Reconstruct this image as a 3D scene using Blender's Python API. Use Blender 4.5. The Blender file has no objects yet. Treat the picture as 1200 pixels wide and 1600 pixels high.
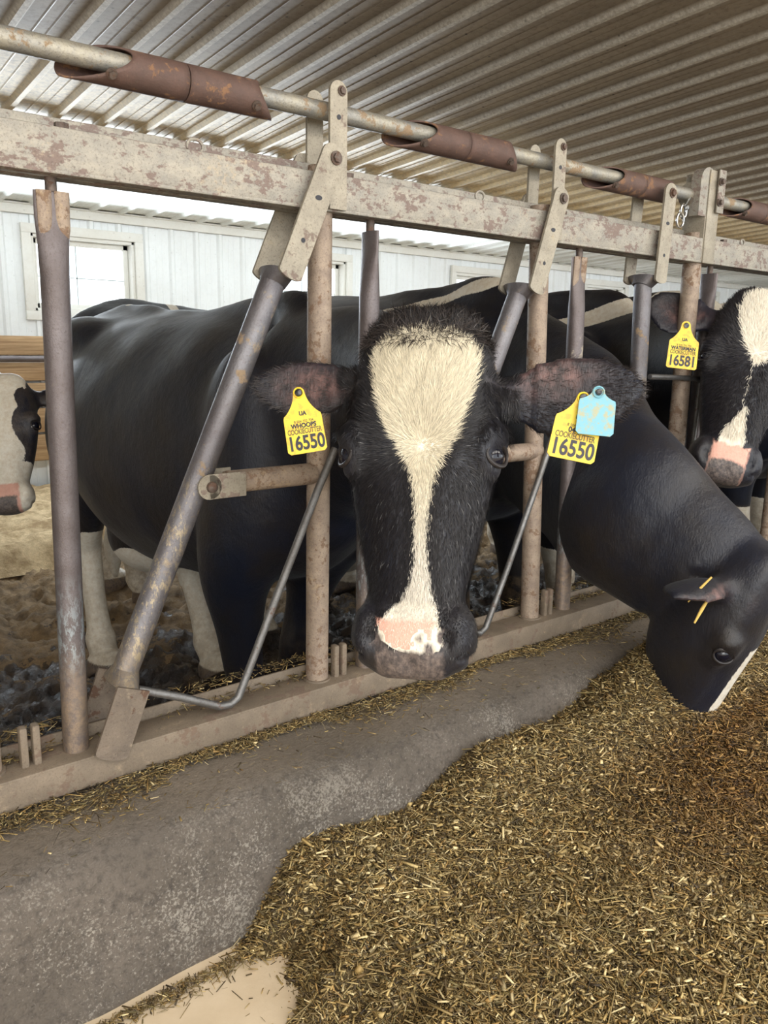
import bpy, bmesh, math, random
import numpy as np
from mathutils import Vector, Matrix, noise as mnoise
random.seed(7)
rng = np.random.default_rng(7)
sc = bpy.context.scene
COL = sc.collection

# ------------------------------------------------------------------ camera, sky, exposure
CAM = np.array([-0.884, -1.337, 1.197])
ROT = np.array([[0.786, -0.115, 0.608], [-0.618, -0.173, 0.767], [0.017, -0.978, -0.207]])  # columns: image right, image down, view
cd = bpy.data.cameras.new('camera'); cam = bpy.data.objects.new('camera', cd); COL.objects.link(cam)
cd.sensor_fit = 'VERTICAL'; cd.sensor_height = 36.0; cd.lens = 1245.9 / 1600 * 36.0
cd.clip_start = 0.05; cd.clip_end = 200
_r, _u, _b = ROT[:, 0], -ROT[:, 1], -ROT[:, 2]
cam.matrix_world = Matrix(((_r[0], _u[0], _b[0], CAM[0]), (_r[1], _u[1], _b[1], CAM[1]), (_r[2], _u[2], _b[2], CAM[2]), (0, 0, 0, 1)))
sc.camera = cam
sc.view_settings.view_transform = 'Standard'; sc.view_settings.look = 'None'
sc.view_settings.exposure = 0.12; sc.view_settings.gamma = 1.0; sc.view_settings.use_curve_mapping = False

wd = bpy.data.worlds.new('sky'); sc.world = wd; wd.use_nodes = True
wn = wd.node_tree.nodes; wn['Background'].inputs[0].default_value = (0.90, 0.96, 1.0, 1); wn['Background'].inputs[1].default_value = 2.9

def area_light(name, loc, target, sx, sy, power, color):
    l = bpy.data.lights.new(name, 'AREA'); l.shape = 'RECTANGLE'; l.size = sx; l.size_y = sy; l.energy = power; l.color = color
    o = bpy.data.objects.new(name, l); COL.objects.link(o); o.location = loc
    o.rotation_euler = (Vector(target) - Vector(loc)).to_track_quat('-Z', 'Y').to_euler(); return o
# daylight through the open drive door on the feed alley side, and the row of windows
area_light('alley_door_daylight', (-3.2, -5.5, 2.3), (0.6, 0.2, 0.7), 3.2, 2.4, 120, (1.0, 0.95, 0.88))
area_light('window_daylight', (2.6, 5.3, 1.75), (2.6, 0, 0.6), 5.0, 0.55, 110, (0.80, 0.90, 1.0))

area_light('alley_overhead_fill', (0.6, -2.0, 2.56), (0.6, -1.7, 0), 7.0, 1.3, 190, (1.0, 0.96, 0.88))  # added overhead fill for the feed alley, the ceiling has no opening here
area_light('eave_skylight', (4.0, 3.33, 2.285), (4.0, 5.2, 0.9), 12.0, .06, 46, (0.92, 0.97, 1.0))

# ------------------------------------------------------------------ node helpers
def mat(name):
    m = bpy.data.materials.new(name); m.use_nodes = True
    return m, m.node_tree.nodes, m.node_tree.links, m.node_tree.nodes['Principled BSDF']
def nd(n, t, **k):
    x = n.new(t)
    for a, b in k.items(): setattr(x, a, b)
    return x
def ramp(n, l, src, stops, interp='LINEAR'):
    r = n.new('ShaderNodeValToRGB'); r.color_ramp.interpolation = interp
    e = r.color_ramp.elements
    while len(e) < len(stops): e.new(0.5)
    for i, (p, c) in enumerate(stops):
        e[i].position = p; e[i].color = (c[0], c[1], c[2], 1) if not isinstance(c, (int, float)) else (c, c, c, 1)
    l.new(src, r.inputs[0]); return r.outputs[0]
def noi(n, l, scale, detail=6, rough=0.6, vec=None, stretch=None, dist=0.0):
    t = n.new('ShaderNodeTexNoise'); t.inputs['Scale'].default_value = scale; t.inputs['Detail'].default_value = detail
    t.inputs['Roughness'].default_value = rough; t.inputs['Distortion'].default_value = dist
    if vec is None:
        g = n.new('ShaderNodeNewGeometry'); vec = g.outputs['Position']
    if stretch:
        mp = n.new('ShaderNodeMapping'); mp.inputs['Scale'].default_value = stretch; l.new(vec, mp.inputs[0]); vec = mp.outputs[0]
    l.new(vec, t.inputs['Vector']); return t.outputs[0]
def mixc(n, l, fac, a, b, mode='MIX'):
    m = n.new('ShaderNodeMix'); m.data_type = 'RGBA'; m.blend_type = mode
    for s, v in ((m.inputs[0], fac), (m.inputs[6], a), (m.inputs[7], b)):
        if isinstance(v, (int, float)): s.default_value = v
        elif isinstance(v, tuple): s.default_value = (*v[:3], 1)
        else: l.new(v, s)
    return m.outputs[2]
def mth(n, l, op, a, b=0.0, c=0.0, clamp=False):
    m = n.new('ShaderNodeMath'); m.operation = op; m.use_clamp = clamp
    for s, v in zip(m.inputs, (a, b, c)):
        if isinstance(v, (int, float)): s.default_value = v
        else: l.new(v, s)
    return m.outputs[0]
def bump(n, l, b, h, strength=0.3, dist=0.01, prev=None):
    x = n.new('ShaderNodeBump'); x.inputs['Strength'].default_value = strength; x.inputs['Distance'].default_value = dist
    l.new(h, x.inputs['Height'])
    if prev is not None: l.new(prev, x.inputs['Normal'])
    l.new(x.outputs[0], b.inputs['Normal']); return x.outputs[0]
def objvec(n):
    return n.new('ShaderNodeTexCoord').outputs['Object']

def metal(name, base, base2, rust=(0.10, 0.05, 0.03), amount=0.5, metallic=0.7, rough=0.42, scale=18, dust=0.0, dustc=(0.36, 0.27, 0.16), stretch=None):
    """weathered steel: two tones of zinc, flaking rust patches, caked dust"""
    m, n, l, b = mat(name)
    a = noi(n, l, scale, 8, 0.62, stretch=stretch)
    c = mixc(n, l, ramp(n, l, a, [(0.35, 0), (0.65, 1)]), base, base2)
    r = noi(n, l, scale * 1.7, 10, 0.7, stretch=stretch)
    r2 = noi(n, l, scale * .45, 4, 0.6)
    rs = mth(n, l, 'ADD', mth(n, l, 'MULTIPLY', r, .6), mth(n, l, 'MULTIPLY', r2, .4))
    rm = ramp(n, l, rs, [(0.60 - amount * .2, 0), (0.63 - amount * .2, 1)])
    c = mixc(n, l, mth(n, l, 'MULTIPLY', rm, 0.85), c, rust)
    if dust > 0:
        d = noi(n, l, scale * 2.2, 9, 0.75); d2 = noi(n, l, 5, 3, .5)
        ds = mth(n, l, 'ADD', mth(n, l, 'MULTIPLY', d, .55), mth(n, l, 'MULTIPLY', d2, .45))
        dm = ramp(n, l, ds, [(0.62 - dust * .3, 0), (0.72 - dust * .3, 1)])
        c = mixc(n, l, dm, c, dustc)
        met = mth(n, l, 'MULTIPLY', mth(n, l, 'SUBTRACT', 1.0, mth(n, l, 'MAXIMUM', rm, dm)), metallic)
        rgh = mth(n, l, 'ADD', rough, mth(n, l, 'MULTIPLY', mth(n, l, 'MAXIMUM', rm, dm), .4))
    else:
        met = mth(n, l, 'MULTIPLY', mth(n, l, 'SUBTRACT', 1.0, rm), metallic); rgh = mth(n, l, 'ADD', rough, mth(n, l, 'MULTIPLY', rm, .35))
    l.new(c, b.inputs['Base Color']); l.new(met, b.inputs['Metallic']); l.new(rgh, b.inputs['Roughness'])
    gr = noi(n, l, 260, 5, .8); c2 = mixc(n, l, mth(n, l, 'MULTIPLY', ramp(n, l, gr, [(.52, 0), (.66, 1)]), .55), c, (.07, .05, .04))
    gl = mixc(n, l, mth(n, l, 'MULTIPLY', ramp(n, l, noi(n, l, 150, 6, .8), [(.60, 0), (.68, 1)]), .6 if dust > .15 else .2), c2, dustc)
    l.new(gl, b.inputs['Base Color']); bump(n, l, b, mth(n, l, 'ADD', rs, mth(n, l, 'MULTIPLY', gr, .5)), .5, .004); return m

M = {}
M['galv'] = metal('galvanised_beam', (.37, .34, .285), (.27, .255, .225), rust=(.19, .135, .12), amount=.40, metallic=.35, rough=.45, scale=42, dust=.1, dustc=(.46, .38, .28), stretch=(.7, 1, 1.2))
M['plate'] = metal('galvanised_plate', (.38, .34, .27), (.28, .25, .20), rust=(.18, .13, .11), amount=.18, metallic=.35, rough=.45, scale=26, dust=.15, dustc=(.42, .34, .22))
M['post_dark'] = metal('dark_painted_post', (.165, .145, .15), (.12, .10, .10), rust=(.34, .30, .24), amount=-.12, metallic=.5, rough=.38, scale=16)
M['post_rust'] = metal('rusty_post', (.37, .29, .22), (.25, .19, .15), rust=(.18, .11, .07), amount=.35, metallic=.25, rough=.55, scale=34, dust=.22, dustc=(.42, .32, .21))
def worn(m, z0, z1, col, amt, col2=None):
    n = m.node_tree.nodes; l = m.node_tree.links; b = n['Principled BSDF']; c0 = b.inputs['Base Color'].links[0].from_socket
    g = n.new('ShaderNodeNewGeometry'); sp_ = n.new('ShaderNodeSeparateXYZ'); l.new(g.outputs['Position'], sp_.inputs[0])
    w = ramp(n, l, mth(n, l, 'MULTIPLY', sp_.outputs[2], .5), [(z0 * .5, 0), (z0 * .5 + .03, 1), (z1 * .5 - .05, .8), (z1 * .5, 0)])
    q = ramp(n, l, noi(n, l, 110, 7, .8, stretch=(1, 1, .4)), [(.58 - amt * .2, 0), (.64 - amt * .2, 1)])
    c1 = mixc(n, l, mth(n, l, 'MULTIPLY', w, q), c0, col)
    if col2:
        w2 = ramp(n, l, mth(n, l, 'MULTIPLY', sp_.outputs[2], .5), [(.29, 1), (.35, 0)]); q2 = ramp(n, l, noi(n, l, 80, 6, .75), [(.38, .2), (.62, 1)])
        c1 = mixc(n, l, mth(n, l, 'MULTIPLY', w2, q2), c1, col2)
    l.new(c1, b.inputs['Base Color'])
worn(M['post_dark'], .62, .82, (.30, .34, .36), .45, (.30, .225, .16))
M['arm'] = metal('steel_arm', (.20, .195, .21), (.14, .13, .14), rust=(.30, .21, .12), amount=.12, metallic=.6, rough=.4, scale=14, dust=.14, dustc=(.40, .30, .17))
worn(M['arm'], .55, 1.0, (.40, .33, .22), .25, (.32, .25, .17))
M['rod'] = metal('steel_rod', (.22, .22, .22), (.16, .155, .15), amount=.1, metallic=.7, rough=.4, scale=30)
M['pipe'] = metal('zinc_pipe', (.40, .37, .30), (.27, .27, .26), rust=(.26, .17, .09), amount=.28, metallic=.45, rough=.38, scale=26)
M['sleeve'] = metal('rusted_sleeve', (.13, .075, .06), (.10, .06, .05), rust=(.24, .13, .07), amount=.25, metallic=.15, rough=.6, scale=30)
M['bolt'] = metal('bolt_steel', (.16, .12, .10), (.10, .08, .07), amount=.4, metallic=.5, rough=.5, scale=60)
M['sill'] = metal('dusty_sill', (.235, .185, .135), (.165, .13, .095), rust=(.16, .11, .08), amount=.3, metallic=.15, rough=.65, scale=14, dust=.16, dustc=(.36, .28, .19))

M['foot'] = metal('foot_plate_steel', (.22, .175, .135), (.15, .12, .095), amount=.3, metallic=.3, rough=.55, scale=24, dust=.16, dustc=(.36, .29, .20))
# concrete of the curb
m, n, l, b = mat('worn_concrete')
a = noi(n, l, 3.0, 5, .6); c = mixc(n, l, ramp(n, l, a, [(.35, 0), (.65, 1)]), (.15, .125, .10), (.25, .21, .175))
g = n.new('ShaderNodeNewGeometry'); sep = n.new('ShaderNodeSeparateXYZ'); l.new(g.outputs['Position'], sep.inputs[0])
low = ramp(n, l, sep.outputs[2], [(.2, .8), (.30, 1), (.385, .5), (.415, .04)])   # scoured face shows its aggregate, the ledge is smooth with dust
sp1 = noi(n, l, 230, 4, .6, dist=.5); spn = noi(n, l, 5, 4, .65)
sp = ramp(n, l, mth(n, l, 'ADD', mth(n, l, 'MULTIPLY', sp1, .6), mth(n, l, 'MULTIPLY', spn, .5)), [(.57, 0), (.64, 1)])
c = mixc(n, l, mth(n, l, 'MULTIPLY', mth(n, l, 'MULTIPLY', sp, low), .85), c, (.55, .50, .43))
dk = noi(n, l, 70, 6, .7); c = mixc(n, l, mth(n, l, 'MULTIPLY', ramp(n, l, dk, [(.48, 0), (.68, 1)]), .7), c, (.085, .07, .06))
c = mixc(n, l, ramp(n, l, sep.outputs[2], [(.40, 0), (.418, .35)]), c, (.36, .28, .19))
l.new(c, b.inputs['Base Color']); b.inputs['Roughness'].default_value = .75
vo = n.new('ShaderNodeTexVoronoi'); vo.inputs['Scale'].default_value = 120; l.new(g.outputs['Position'], vo.inputs['Vector']); p0 = bump(n, l, b, mth(n, l, 'MULTIPLY', vo.outputs[0], low), .9, .008)
p1 = bump(n, l, b, noi(n, l, 110, 8, .75), 1.0, .012, p0); bump(n, l, b, noi(n, l, 9, 5, .6), .5, .03, p1); M['curb'] = m
# alley floor
m, n, l, b = mat('alley_concrete')
a = noi(n, l, 6, 7, .65); c = mixc(n, l, ramp(n, l, a, [(.35, 0), (.7, 1)]), (.60, .49, .35), (.50, .39, .26)); l.new(c, b.inputs['Base Color']); b.inputs['Roughness'].default_value = .7
bump(n, l, b, noi(n, l, 60, 6, .6), .2, .004); M['alley'] = m
# mud of the cow alley
m, n, l, b = mat('wet_manure_mud')
a = noi(n, l, 14, 8, .65); g = n.new('ShaderNodeNewGeometry'); sep = n.new('ShaderNodeSeparateXYZ'); l.new(g.outputs['Position'], sep.inputs[0])
wet = noi(n, l, 5.5, 6, .7)
dry = mth(n, l, 'ADD', mth(n, l, 'MULTIPLY', sep.outputs[1], .25), mth(n, l, 'MULTIPLY', wet, .9))
c = mixc(n, l, ramp(n, l, dry, [(.85, 0), (1.1, .3), (1.4, 1)]), (.035, .026, .024), (.34, .23, .12))
c = mixc(n, l, mth(n, l, 'MULTIPLY', ramp(n, l, a, [(.4, 0), (.65, 1)]), .55), c, (.030, .021, .018)); l.new(c, b.inputs['Base Color'])
l.new(ramp(n, l, dry, [(.6, .06), (.95, .35), (1.2, .9)]), b.inputs['Roughness']); bump(n, l, b, noi(n, l, 45, 8, .7), .9, .02); M['mud'] = m
m, n, l, b = mat('sand_bedding')
a = noi(n, l, 9, 8, .7); c = mixc(n, l, ramp(n, l, a, [(.38, 0), (.62, 1)]), (.42, .29, .15), (.80, .62, .37)); l.new(c, b.inputs['Base Color']); b.inputs['Roughness'].default_value = .95
bump(n, l, b, noi(n, l, 30, 8, .7), .9, .03); M['sand'] = m
# wall and ceiling steel
def panel(name, c1, c2, dirt, dirtc, rough=.4, spec=.5, metallic=0.0):
    m, n, l, b = mat(name)
    a = noi(n, l, 2.2, 6, .65, stretch=(1, .6, 1)); c = mixc(n, l, ramp(n, l, a, [(.35, 0), (.68, 1)]), c1, c2)
    d = noi(n, l, 36, 7, .75); c = mixc(n, l, mth(n, l, 'MULTIPLY', ramp(n, l, d, [(.48, 0), (.66, 1)]), dirt), c, dirtc)
    vo = n.new('ShaderNodeTexVoronoi'); vo.inputs['Scale'].default_value = 16; g = n.new('ShaderNodeNewGeometry'); l.new(g.outputs['Position'], vo.inputs['Vector'])
    c = mixc(n, l, mth(n, l, 'MULTIPLY', ramp(n, l, vo.outputs[0], [(.07, 1), (.12, 0)]), min(1, dirt * 1.6)), c, (.05, .035, .025))
    l.new(c, b.inputs['Base Color']); b.inputs['Roughness'].default_value = rough; b.inputs['Metallic'].default_value = metallic
    l.new(mth(n, l, 'ADD', rough, mth(n, l, 'MULTIPLY', d, .25)), b.inputs['Roughness'])
    bump(n, l, b, d, .15, .003); M[name] = m
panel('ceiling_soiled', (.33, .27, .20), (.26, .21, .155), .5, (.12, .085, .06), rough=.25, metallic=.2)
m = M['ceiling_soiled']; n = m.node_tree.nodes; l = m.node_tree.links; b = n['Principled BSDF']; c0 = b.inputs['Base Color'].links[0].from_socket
g = n.new('ShaderNodeNewGeometry'); sp_ = n.new('ShaderNodeSeparateXYZ'); l.new(g.outputs['Position'], sp_.inputs[0])
fr = mth(n, l, 'ABSOLUTE', mth(n, l, 'SUBTRACT', mth(n, l, 'FRACT', mth(n, l, 'ADD', mth(n, l, 'DIVIDE', mth(n, l, 'SUBTRACT', sp_.outputs[0], .06), .2286), .5)), .5))
ribm = ramp(n, l, fr, [(.085, 1), (.125, 0)])     # dust stays in the pans, the crests of the ribs are wiped clean
grit = ramp(n, l, noi(n, l, 60, 6, .75), [(.40, .35), (.62, 1)])
c1 = mixc(n, l, mth(n, l, 'MULTIPLY', ribm, grit), c0, (.64, .59, .50))
ey = mth(n, l, 'ADD', sp_.outputs[1], mth(n, l, 'MULTIPLY', noi(n, l, 1.3, 3, .5), .9)); glowm = mth(n, l, 'MULTIPLY', ramp(n, l, mth(n, l, 'MULTIPLY', ey, .25), [(.62, 0), (.80, 1)]), ramp(n, l, noi(n, l, 40, 6, .75), [(.38, 1), (.66, .35)]))
c1 = mixc(n, l, glowm, c1, (.80, .66, .42)); l.new(c1, b.inputs['Base Color'])  # warm reflection of the eave light, put into the sheet colour
panel('ceiling_clean', (.78, .79, .76), (.68, .69, .64), .12, (.4, .36, .28), rough=.28)
panel('wall_steel', (.86, .89, .90), (.80, .82, .82), .08, (.45, .42, .36), rough=.4)
panel('white_trim', (.82, .82, .78), (.74, .72, .66), .10, (.45, .38, .28), rough=.45)
m, n, l, b = mat('plank_wood')
a = noi(n, l, 8, 8, .7, stretch=(.3, 1, 6)); c = mixc(n, l, ramp(n, l, a, [(.35, 0), (.65, 1)]), (.30, .18, .09), (.55, .37, .20)); l.new(c, b.inputs['Base Color']); b.inputs['Roughness'].default_value = .8; M['wood'] = m
m, n, l, b = mat('window_glass'); b.inputs['Transmission Weight'].default_value = 1; b.inputs['Roughness'].default_value = 0; b.inputs['IOR'].default_value = 1.01; b.inputs['Base Color'].default_value = (1, 1, 1, 1); M['glass'] = m
m, n, l, b = mat('muntin_grey'); b.inputs['Base Color'].default_value = (.45, .52, .53, 1); M['muntin'] = m
def plain(name, col, rough=.5, metallic=0, **k):
    m, n, l, b = mat(name); b.inputs['Base Color'].default_value = (*col, 1); b.inputs['Roughness'].default_value = rough; b.inputs['Metallic'].default_value = metallic
    for a, v in k.items(): b.inputs[a.replace('_', ' ')].default_value = v
    M[name] = m; return m
plain('lid', (.016, .012, .012), .45); plain('eye_dark', (.006, .006, .012), .04); plain('eye_white', (.75, .68, .66), .25); plain('ink_black', (.012, .012, .02), .5); plain('ink_faint', (.11, .085, .03), .6)
plain('button_black', (.012, .012, .015), .25); plain('chrome', (.6, .6, .6), .2, 1.0)
def tagmat(name, c1, c2, amt):
    m, n, l, b = mat(name); a = noi(n, l, 90, 6, .7); c = mixc(n, l, ramp(n, l, a, [(.52 - amt, 0), (.62 - amt * .5, 1)]), c1, c2)
    l.new(c, b.inputs['Base Color']); b.inputs['Roughness'].default_value = .45; M[name] = m
tagmat('tag_yellow', (.74, .56, .03), (.66, .38, .03), .05); tagmat('tag_blue', (.14, .36, .45), (.30, .31, .20), .02)
# forage bits: colour carried per piece
m, n, l, b = mat('forage'); at = n.new('ShaderNodeAttribute'); at.attribute_name = 'tint'
l.new(at.outputs['Color'], b.inputs['Base Color']); b.inputs['Roughness'].default_value = .6; M['forage'] = m
m, n, l, b = mat('forage_bed'); a = noi(n, l, 120, 8, .8, dist=1.5); c = ramp(n, l, a, [(.35, (.03, .018, .006)), (.5, (.12, .078, .025)), (.62, (.26, .18, .07)), (.75, (.4, .3, .13))]); l.new(c, b.inputs['Base Color'])
b.inputs['Roughness'].default_value = .8; bump(n, l, b, a, 1, .01); M['forage_bed'] = m
# coat: signed distances to the white, pink and bare-skin borders are carried by the mesh
m, n, l, b = mat('cow_coat')
def att(nm):
    x = n.new('ShaderNodeAttribute'); x.attribute_name = nm; return x.outputs['Fac']
fine = noi(n, l, 170, 4, .6, stretch=(1, 1, .35)); big = noi(n, l, 5, 4, .6)
wob = mth(n, l, 'MULTIPLY', mth(n, l, 'SUBTRACT', fine, .5), .012)
wm = mth(n, l, 'MULTIPLY', mth(n, l, 'ADD', att('white'), wob), 400, clamp=True)
blk = mixc(n, l, ramp(n, l, big, [(.4, 0), (.7, 1)]), (.008, .010, .020), (.017, .013, .011))
wht = mixc(n, l, ramp(n, l, noi(n, l, 60, 5, .7), [(.4, 0), (.7, 1)]), (.78, .73, .63), (.66, .57, .44))
c = mixc(n, l, wm, blk, wht)
c = mixc(n, l, mth(n, l, 'MULTIPLY', mth(n, l, 'ADD', att('pink'), wob), 150, clamp=True), c, mixc(n, l, noi(n, l, 90, 4, .7), (.62, .29, .22), (.72, .43, .34)))
c = mixc(n, l, mth(n, l, 'MULTIPLY', mth(n, l, 'ADD', att('bare'), wob), 150, clamp=True), c, mixc(n, l, ramp(n, l, noi(n, l, 130, 5, .7), [(.4, 0), (.65, 1)]), (.055, .045, .045), (.16, .125, .11)))
c = mixc(n, l, mth(n, l, 'MULTIPLY', att('inner'), 1.0, clamp=True), c, mixc(n, l, ramp(n, l, noi(n, l, 40, 5, .7), [(.4, 0), (.7, 1)]), (.035, .022, .022), (.20, .11, .10)))
c = mixc(n, l, mth(n, l, 'MULTIPLY', att('dirt'), ramp(n, l, noi(n, l, 22, 7, .75), [(.38, 0), (.6, 1)])), c, (.26, .18, .10))
l.new(c, b.inputs['Base Color']); b.inputs['Roughness'].default_value = .45; b.inputs['Specular IOR Level'].default_value = .42
b.inputs['Sheen Weight'].default_value = .05; b.inputs['Sheen Roughness'].default_value = .4
p1 = bump(n, l, b, noi(n, l, 240, 4, .7, stretch=(1, 1, .25)), .35, .004); bump(n, l, b, noi(n, l, 9, 5, .6), .35, .02, p1); M['coat'] = m
m, n, l, b = mat('coat_hair'); at = n.new('ShaderNodeAttribute'); at.attribute_name = 'tint'
l.new(at.outputs['Color'], b.inputs['Base Color']); b.inputs['Roughness'].default_value = .5; b.inputs['Specular IOR Level'].default_value = .3; M['hair'] = m

# ------------------------------------------------------------------ mesh helpers
def link(name, me, material, parent=None, smooth=True):
    o = bpy.data.objects.new(name, me); COL.objects.link(o)
    if material is not None: me.materials.append(M[material] if isinstance(material, str) else material)
    if smooth: me.polygons.foreach_set('use_smooth', [True] * len(me.polygons))
    if parent is not None: o.parent = parent
    return o
def pydata(name, v, f, material, parent=None, smooth=True):
    me = bpy.data.meshes.new(name); me.from_pydata([tuple(map(float, x)) for x in v], [], f); me.update()
    return link(name, me, material, parent, smooth)
def frombm(name, bm, material, parent=None, smooth=True, autos=35):
    me = bpy.data.meshes.new(name)
    bmesh.ops.recalc_face_normals(bm, faces=bm.faces); bm.normal_update()
    for e in bm.edges:
        if len(e.link_faces) == 2 and e.calc_face_angle(0) > math.radians(autos): e.smooth = False
    bm.to_mesh(me); bm.free(); o = link(name, me, material, parent, smooth)
    md = o.modifiers.new('crisp_edges', 'EDGE_SPLIT'); md.use_edge_angle = True; md.split_angle = math.radians(autos); md.use_edge_sharp = True
    return o
def empty(name, loc=(0, 0, 0), rot=None):
    o = bpy.data.objects.new(name, None); COL.objects.link(o); o.location = loc; o.empty_display_size = .05
    if rot is not None: o.rotation_euler = rot
    return o
def tag(o, label=None, cat=None, group=None, kind=None):
    for k, v in (('label', label), ('category', cat), ('group', group), ('kind', kind)):
        if v: o[k] = v
    return o
def bx(bm, c, d, rot=None, bev=0.0):
    r = bmesh.ops.create_cube(bm, size=1.0); vs = r['verts']
    mtx = Matrix.Translation(c) @ (rot.to_4x4() if rot is not None else Matrix.Identity(4)) @ Matrix.Diagonal((*d, 1))
    bmesh.ops.transform(bm, matrix=mtx, verts=vs)
    if bev > 0:
        es = list({e for v in vs for e in v.link_edges}); bmesh.ops.bevel(bm, geom=es, offset=bev, segments=2, affect='EDGES', profile=.5)
def tube(bm, pts, rad, seg=20, cap=True, flat=None, round_end=False):
    """tube along pts; rad a number or one per point; flat = per point (w, t, angle) ellipse instead"""
    pts = [Vector(p) for p in pts]; N = len(pts); rings = []
    t0 = (pts[1] - pts[0]).normalized(); ref = Vector((0, 1, 0)) if abs(t0.y) < .9 else Vector((1, 0, 0))
    a = (ref - t0 * ref.dot(t0)).normalized()
    for i, p in enumerate(pts):
        t = (pts[min(i + 1, N - 1)] - pts[max(i - 1, 0)]).normalized()
        a = (a - t * a.dot(t)).normalized(); c = t.cross(a)
        r = rad if isinstance(rad, (int, float)) else rad[i]
        ra = rb = r
        if flat is not None: ra, rb = flat[i]
        rings.append([bm.verts.new(p + a * math.cos(k * 2 * math.pi / seg) * ra + c * math.sin(k * 2 * math.pi / seg) * rb) for k in range(seg)])
    for i in range(N - 1):
        for k in range(seg):
            bm.faces.new((rings[i][k], rings[i][(k + 1) % seg], rings[i + 1][(k + 1) % seg], rings[i + 1][k]))
    if cap:
        bm.faces.new(rings[0][::-1]); bm.faces.new(rings[-1])
def bolt(bm, c, ax, r=.008, h=.007):
    ax = Vector(ax).normalized(); c = Vector(c)
    tube(bm, [c, c + ax * h * .35], r * 1.45, 16); tube(bm, [c + ax * h * .35, c + ax * h], r, 6)

# ------------------------------------------------------------------ building shell
PITCH = .2286; CZ0, CSL, WY = 2.2, .06, 5.466
def ribbed_section(x0, x1):
    """(x, offset) profile: major ribs every PITCH and two small stiffening ribs between"""
    out = []; k = math.floor((x0 - .06) / PITCH) - 1
    while k * PITCH + .06 < x1 + PITCH:
        c = k * PITCH + .06
        for dx, h in ((-.030, 0), (-.012, .020), (.012, .020), (.030, 0), (.082, 0), (.088, .0025), (.094, 0), (.135, 0), (.141, .0025), (.147, 0)):
            x = c + dx
            if x0 <= x <= x1: out.append((x, h))
        k += 1
    out.sort(); out = [(x0, 0)] + out + [(x1, 0)]
    return out
def ribbed(name, x0, x1, fn, ts, material, thick=.003):
    """fn(x, t, h) -> point; ts two or more stations across"""
    pr = ribbed_section(x0, x1); v = []; f = []; nx = len(pr)
    for s in (0, 1):
        for t in ts:
            for x, h in pr: v.append(fn(x, t, h - s * thick))
    nt = len(ts)
    for s in (0, 1):
        o = s * nt * nx
        for j in range(nt - 1):
            for i in range(nx - 1):
                q = (o + j * nx + i, o + j * nx + i + 1, o + (j + 1) * nx + i + 1, o + (j + 1) * nx + i)
                f.append(q if s == 0 else q[::-1])
    o = nt * nx
    for i in range(nx - 1):
        f.append((i, o + i, o + i + 1, i + 1)); e = (nt - 1) * nx; f.append((e + i, e + i + 1, o + e + i + 1, o + e + i))
    return pydata(name, v, f, material, smooth=False)
ceil_fn = lambda off: (lambda x, y, h: (x, y, CZ0 + CSL * (WY - y) - h - off))
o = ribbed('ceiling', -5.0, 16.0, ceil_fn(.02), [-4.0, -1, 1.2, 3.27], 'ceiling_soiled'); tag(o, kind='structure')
o = ribbed('ceiling', -5.0, 16.0, ceil_fn(0), [3.20, 4.2, WY + .02], 'ceiling_clean'); tag(o, kind='structure')
bm = bmesh.new(); bx(bm, (5.5, 3.255, CZ0 + CSL * (WY - 3.255) - .055), (21, .05, .03)); tag(frombm('trim_3', bm, 'post_dark'), kind='structure')
wall_fn = lambda x, z, h: (x, WY - h, z)
WZ0, WZ1 = 1.40, 1.985
wins = [(.955, 1.78), (3.12, 3.95), (5.45, 6.28), (7.75, 8.58), (10.05, 10.9)]
xs = [-5.0] + [q for w in wins for q in w] + [16.0]
parts = []
for i in range(0, len(xs), 2): parts.append((xs[i], xs[i + 1], -.2, 2.2))
for w in wins: parts += [(w[0], w[1], -.2, WZ0), (w[0], w[1], WZ1, 2.2)]
wv = []; wf = []
for (a, b_, z0, z1) in parts:
    pr = ribbed_section(a, b_); s = len(wv); nx = len(pr)
    for z in (z0, z1):
        for x, h in pr: wv.append((x, WY - h, z))
    for z in (z0, z1):
        for x, h in pr: wv.append((x, WY + .10, z))
    for i in range(nx - 1):
        wf.append((s + i, s + i + 1, s + nx + i + 1, s + nx + i)); q = s + 2 * nx
        wf.append((q + i, q + nx + i, q + nx + i + 1, q + i + 1)); wf.append((s + i, q + i, q + i + 1, s + i + 1)); wf.append((s + nx + i, s + nx + i + 1, q + nx + i + 1, q + nx + i))
o = pydata('wall_back', wv, wf, 'wall_steel', smooth=False); tag(o, kind='structure')
for nm, x in (('wall_left', -5.05), ('wall_right', 16.05)):
    bm = bmesh.new(); bx(bm, (x, .75, 1.2), (.1, 9.6, 2.9)); o = frombm(nm, bm, 'wall_steel'); tag(o, kind='structure')
bm = bmesh.new(); bx(bm, (5.5, WY - .035, 2.155), (21, .03, .07), bev=.004); bx(bm, (5.5, WY - .05, 2.19), (21, .05, .012)); tag(frombm('trim_1', bm, 'white_trim'), kind='structure')
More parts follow.
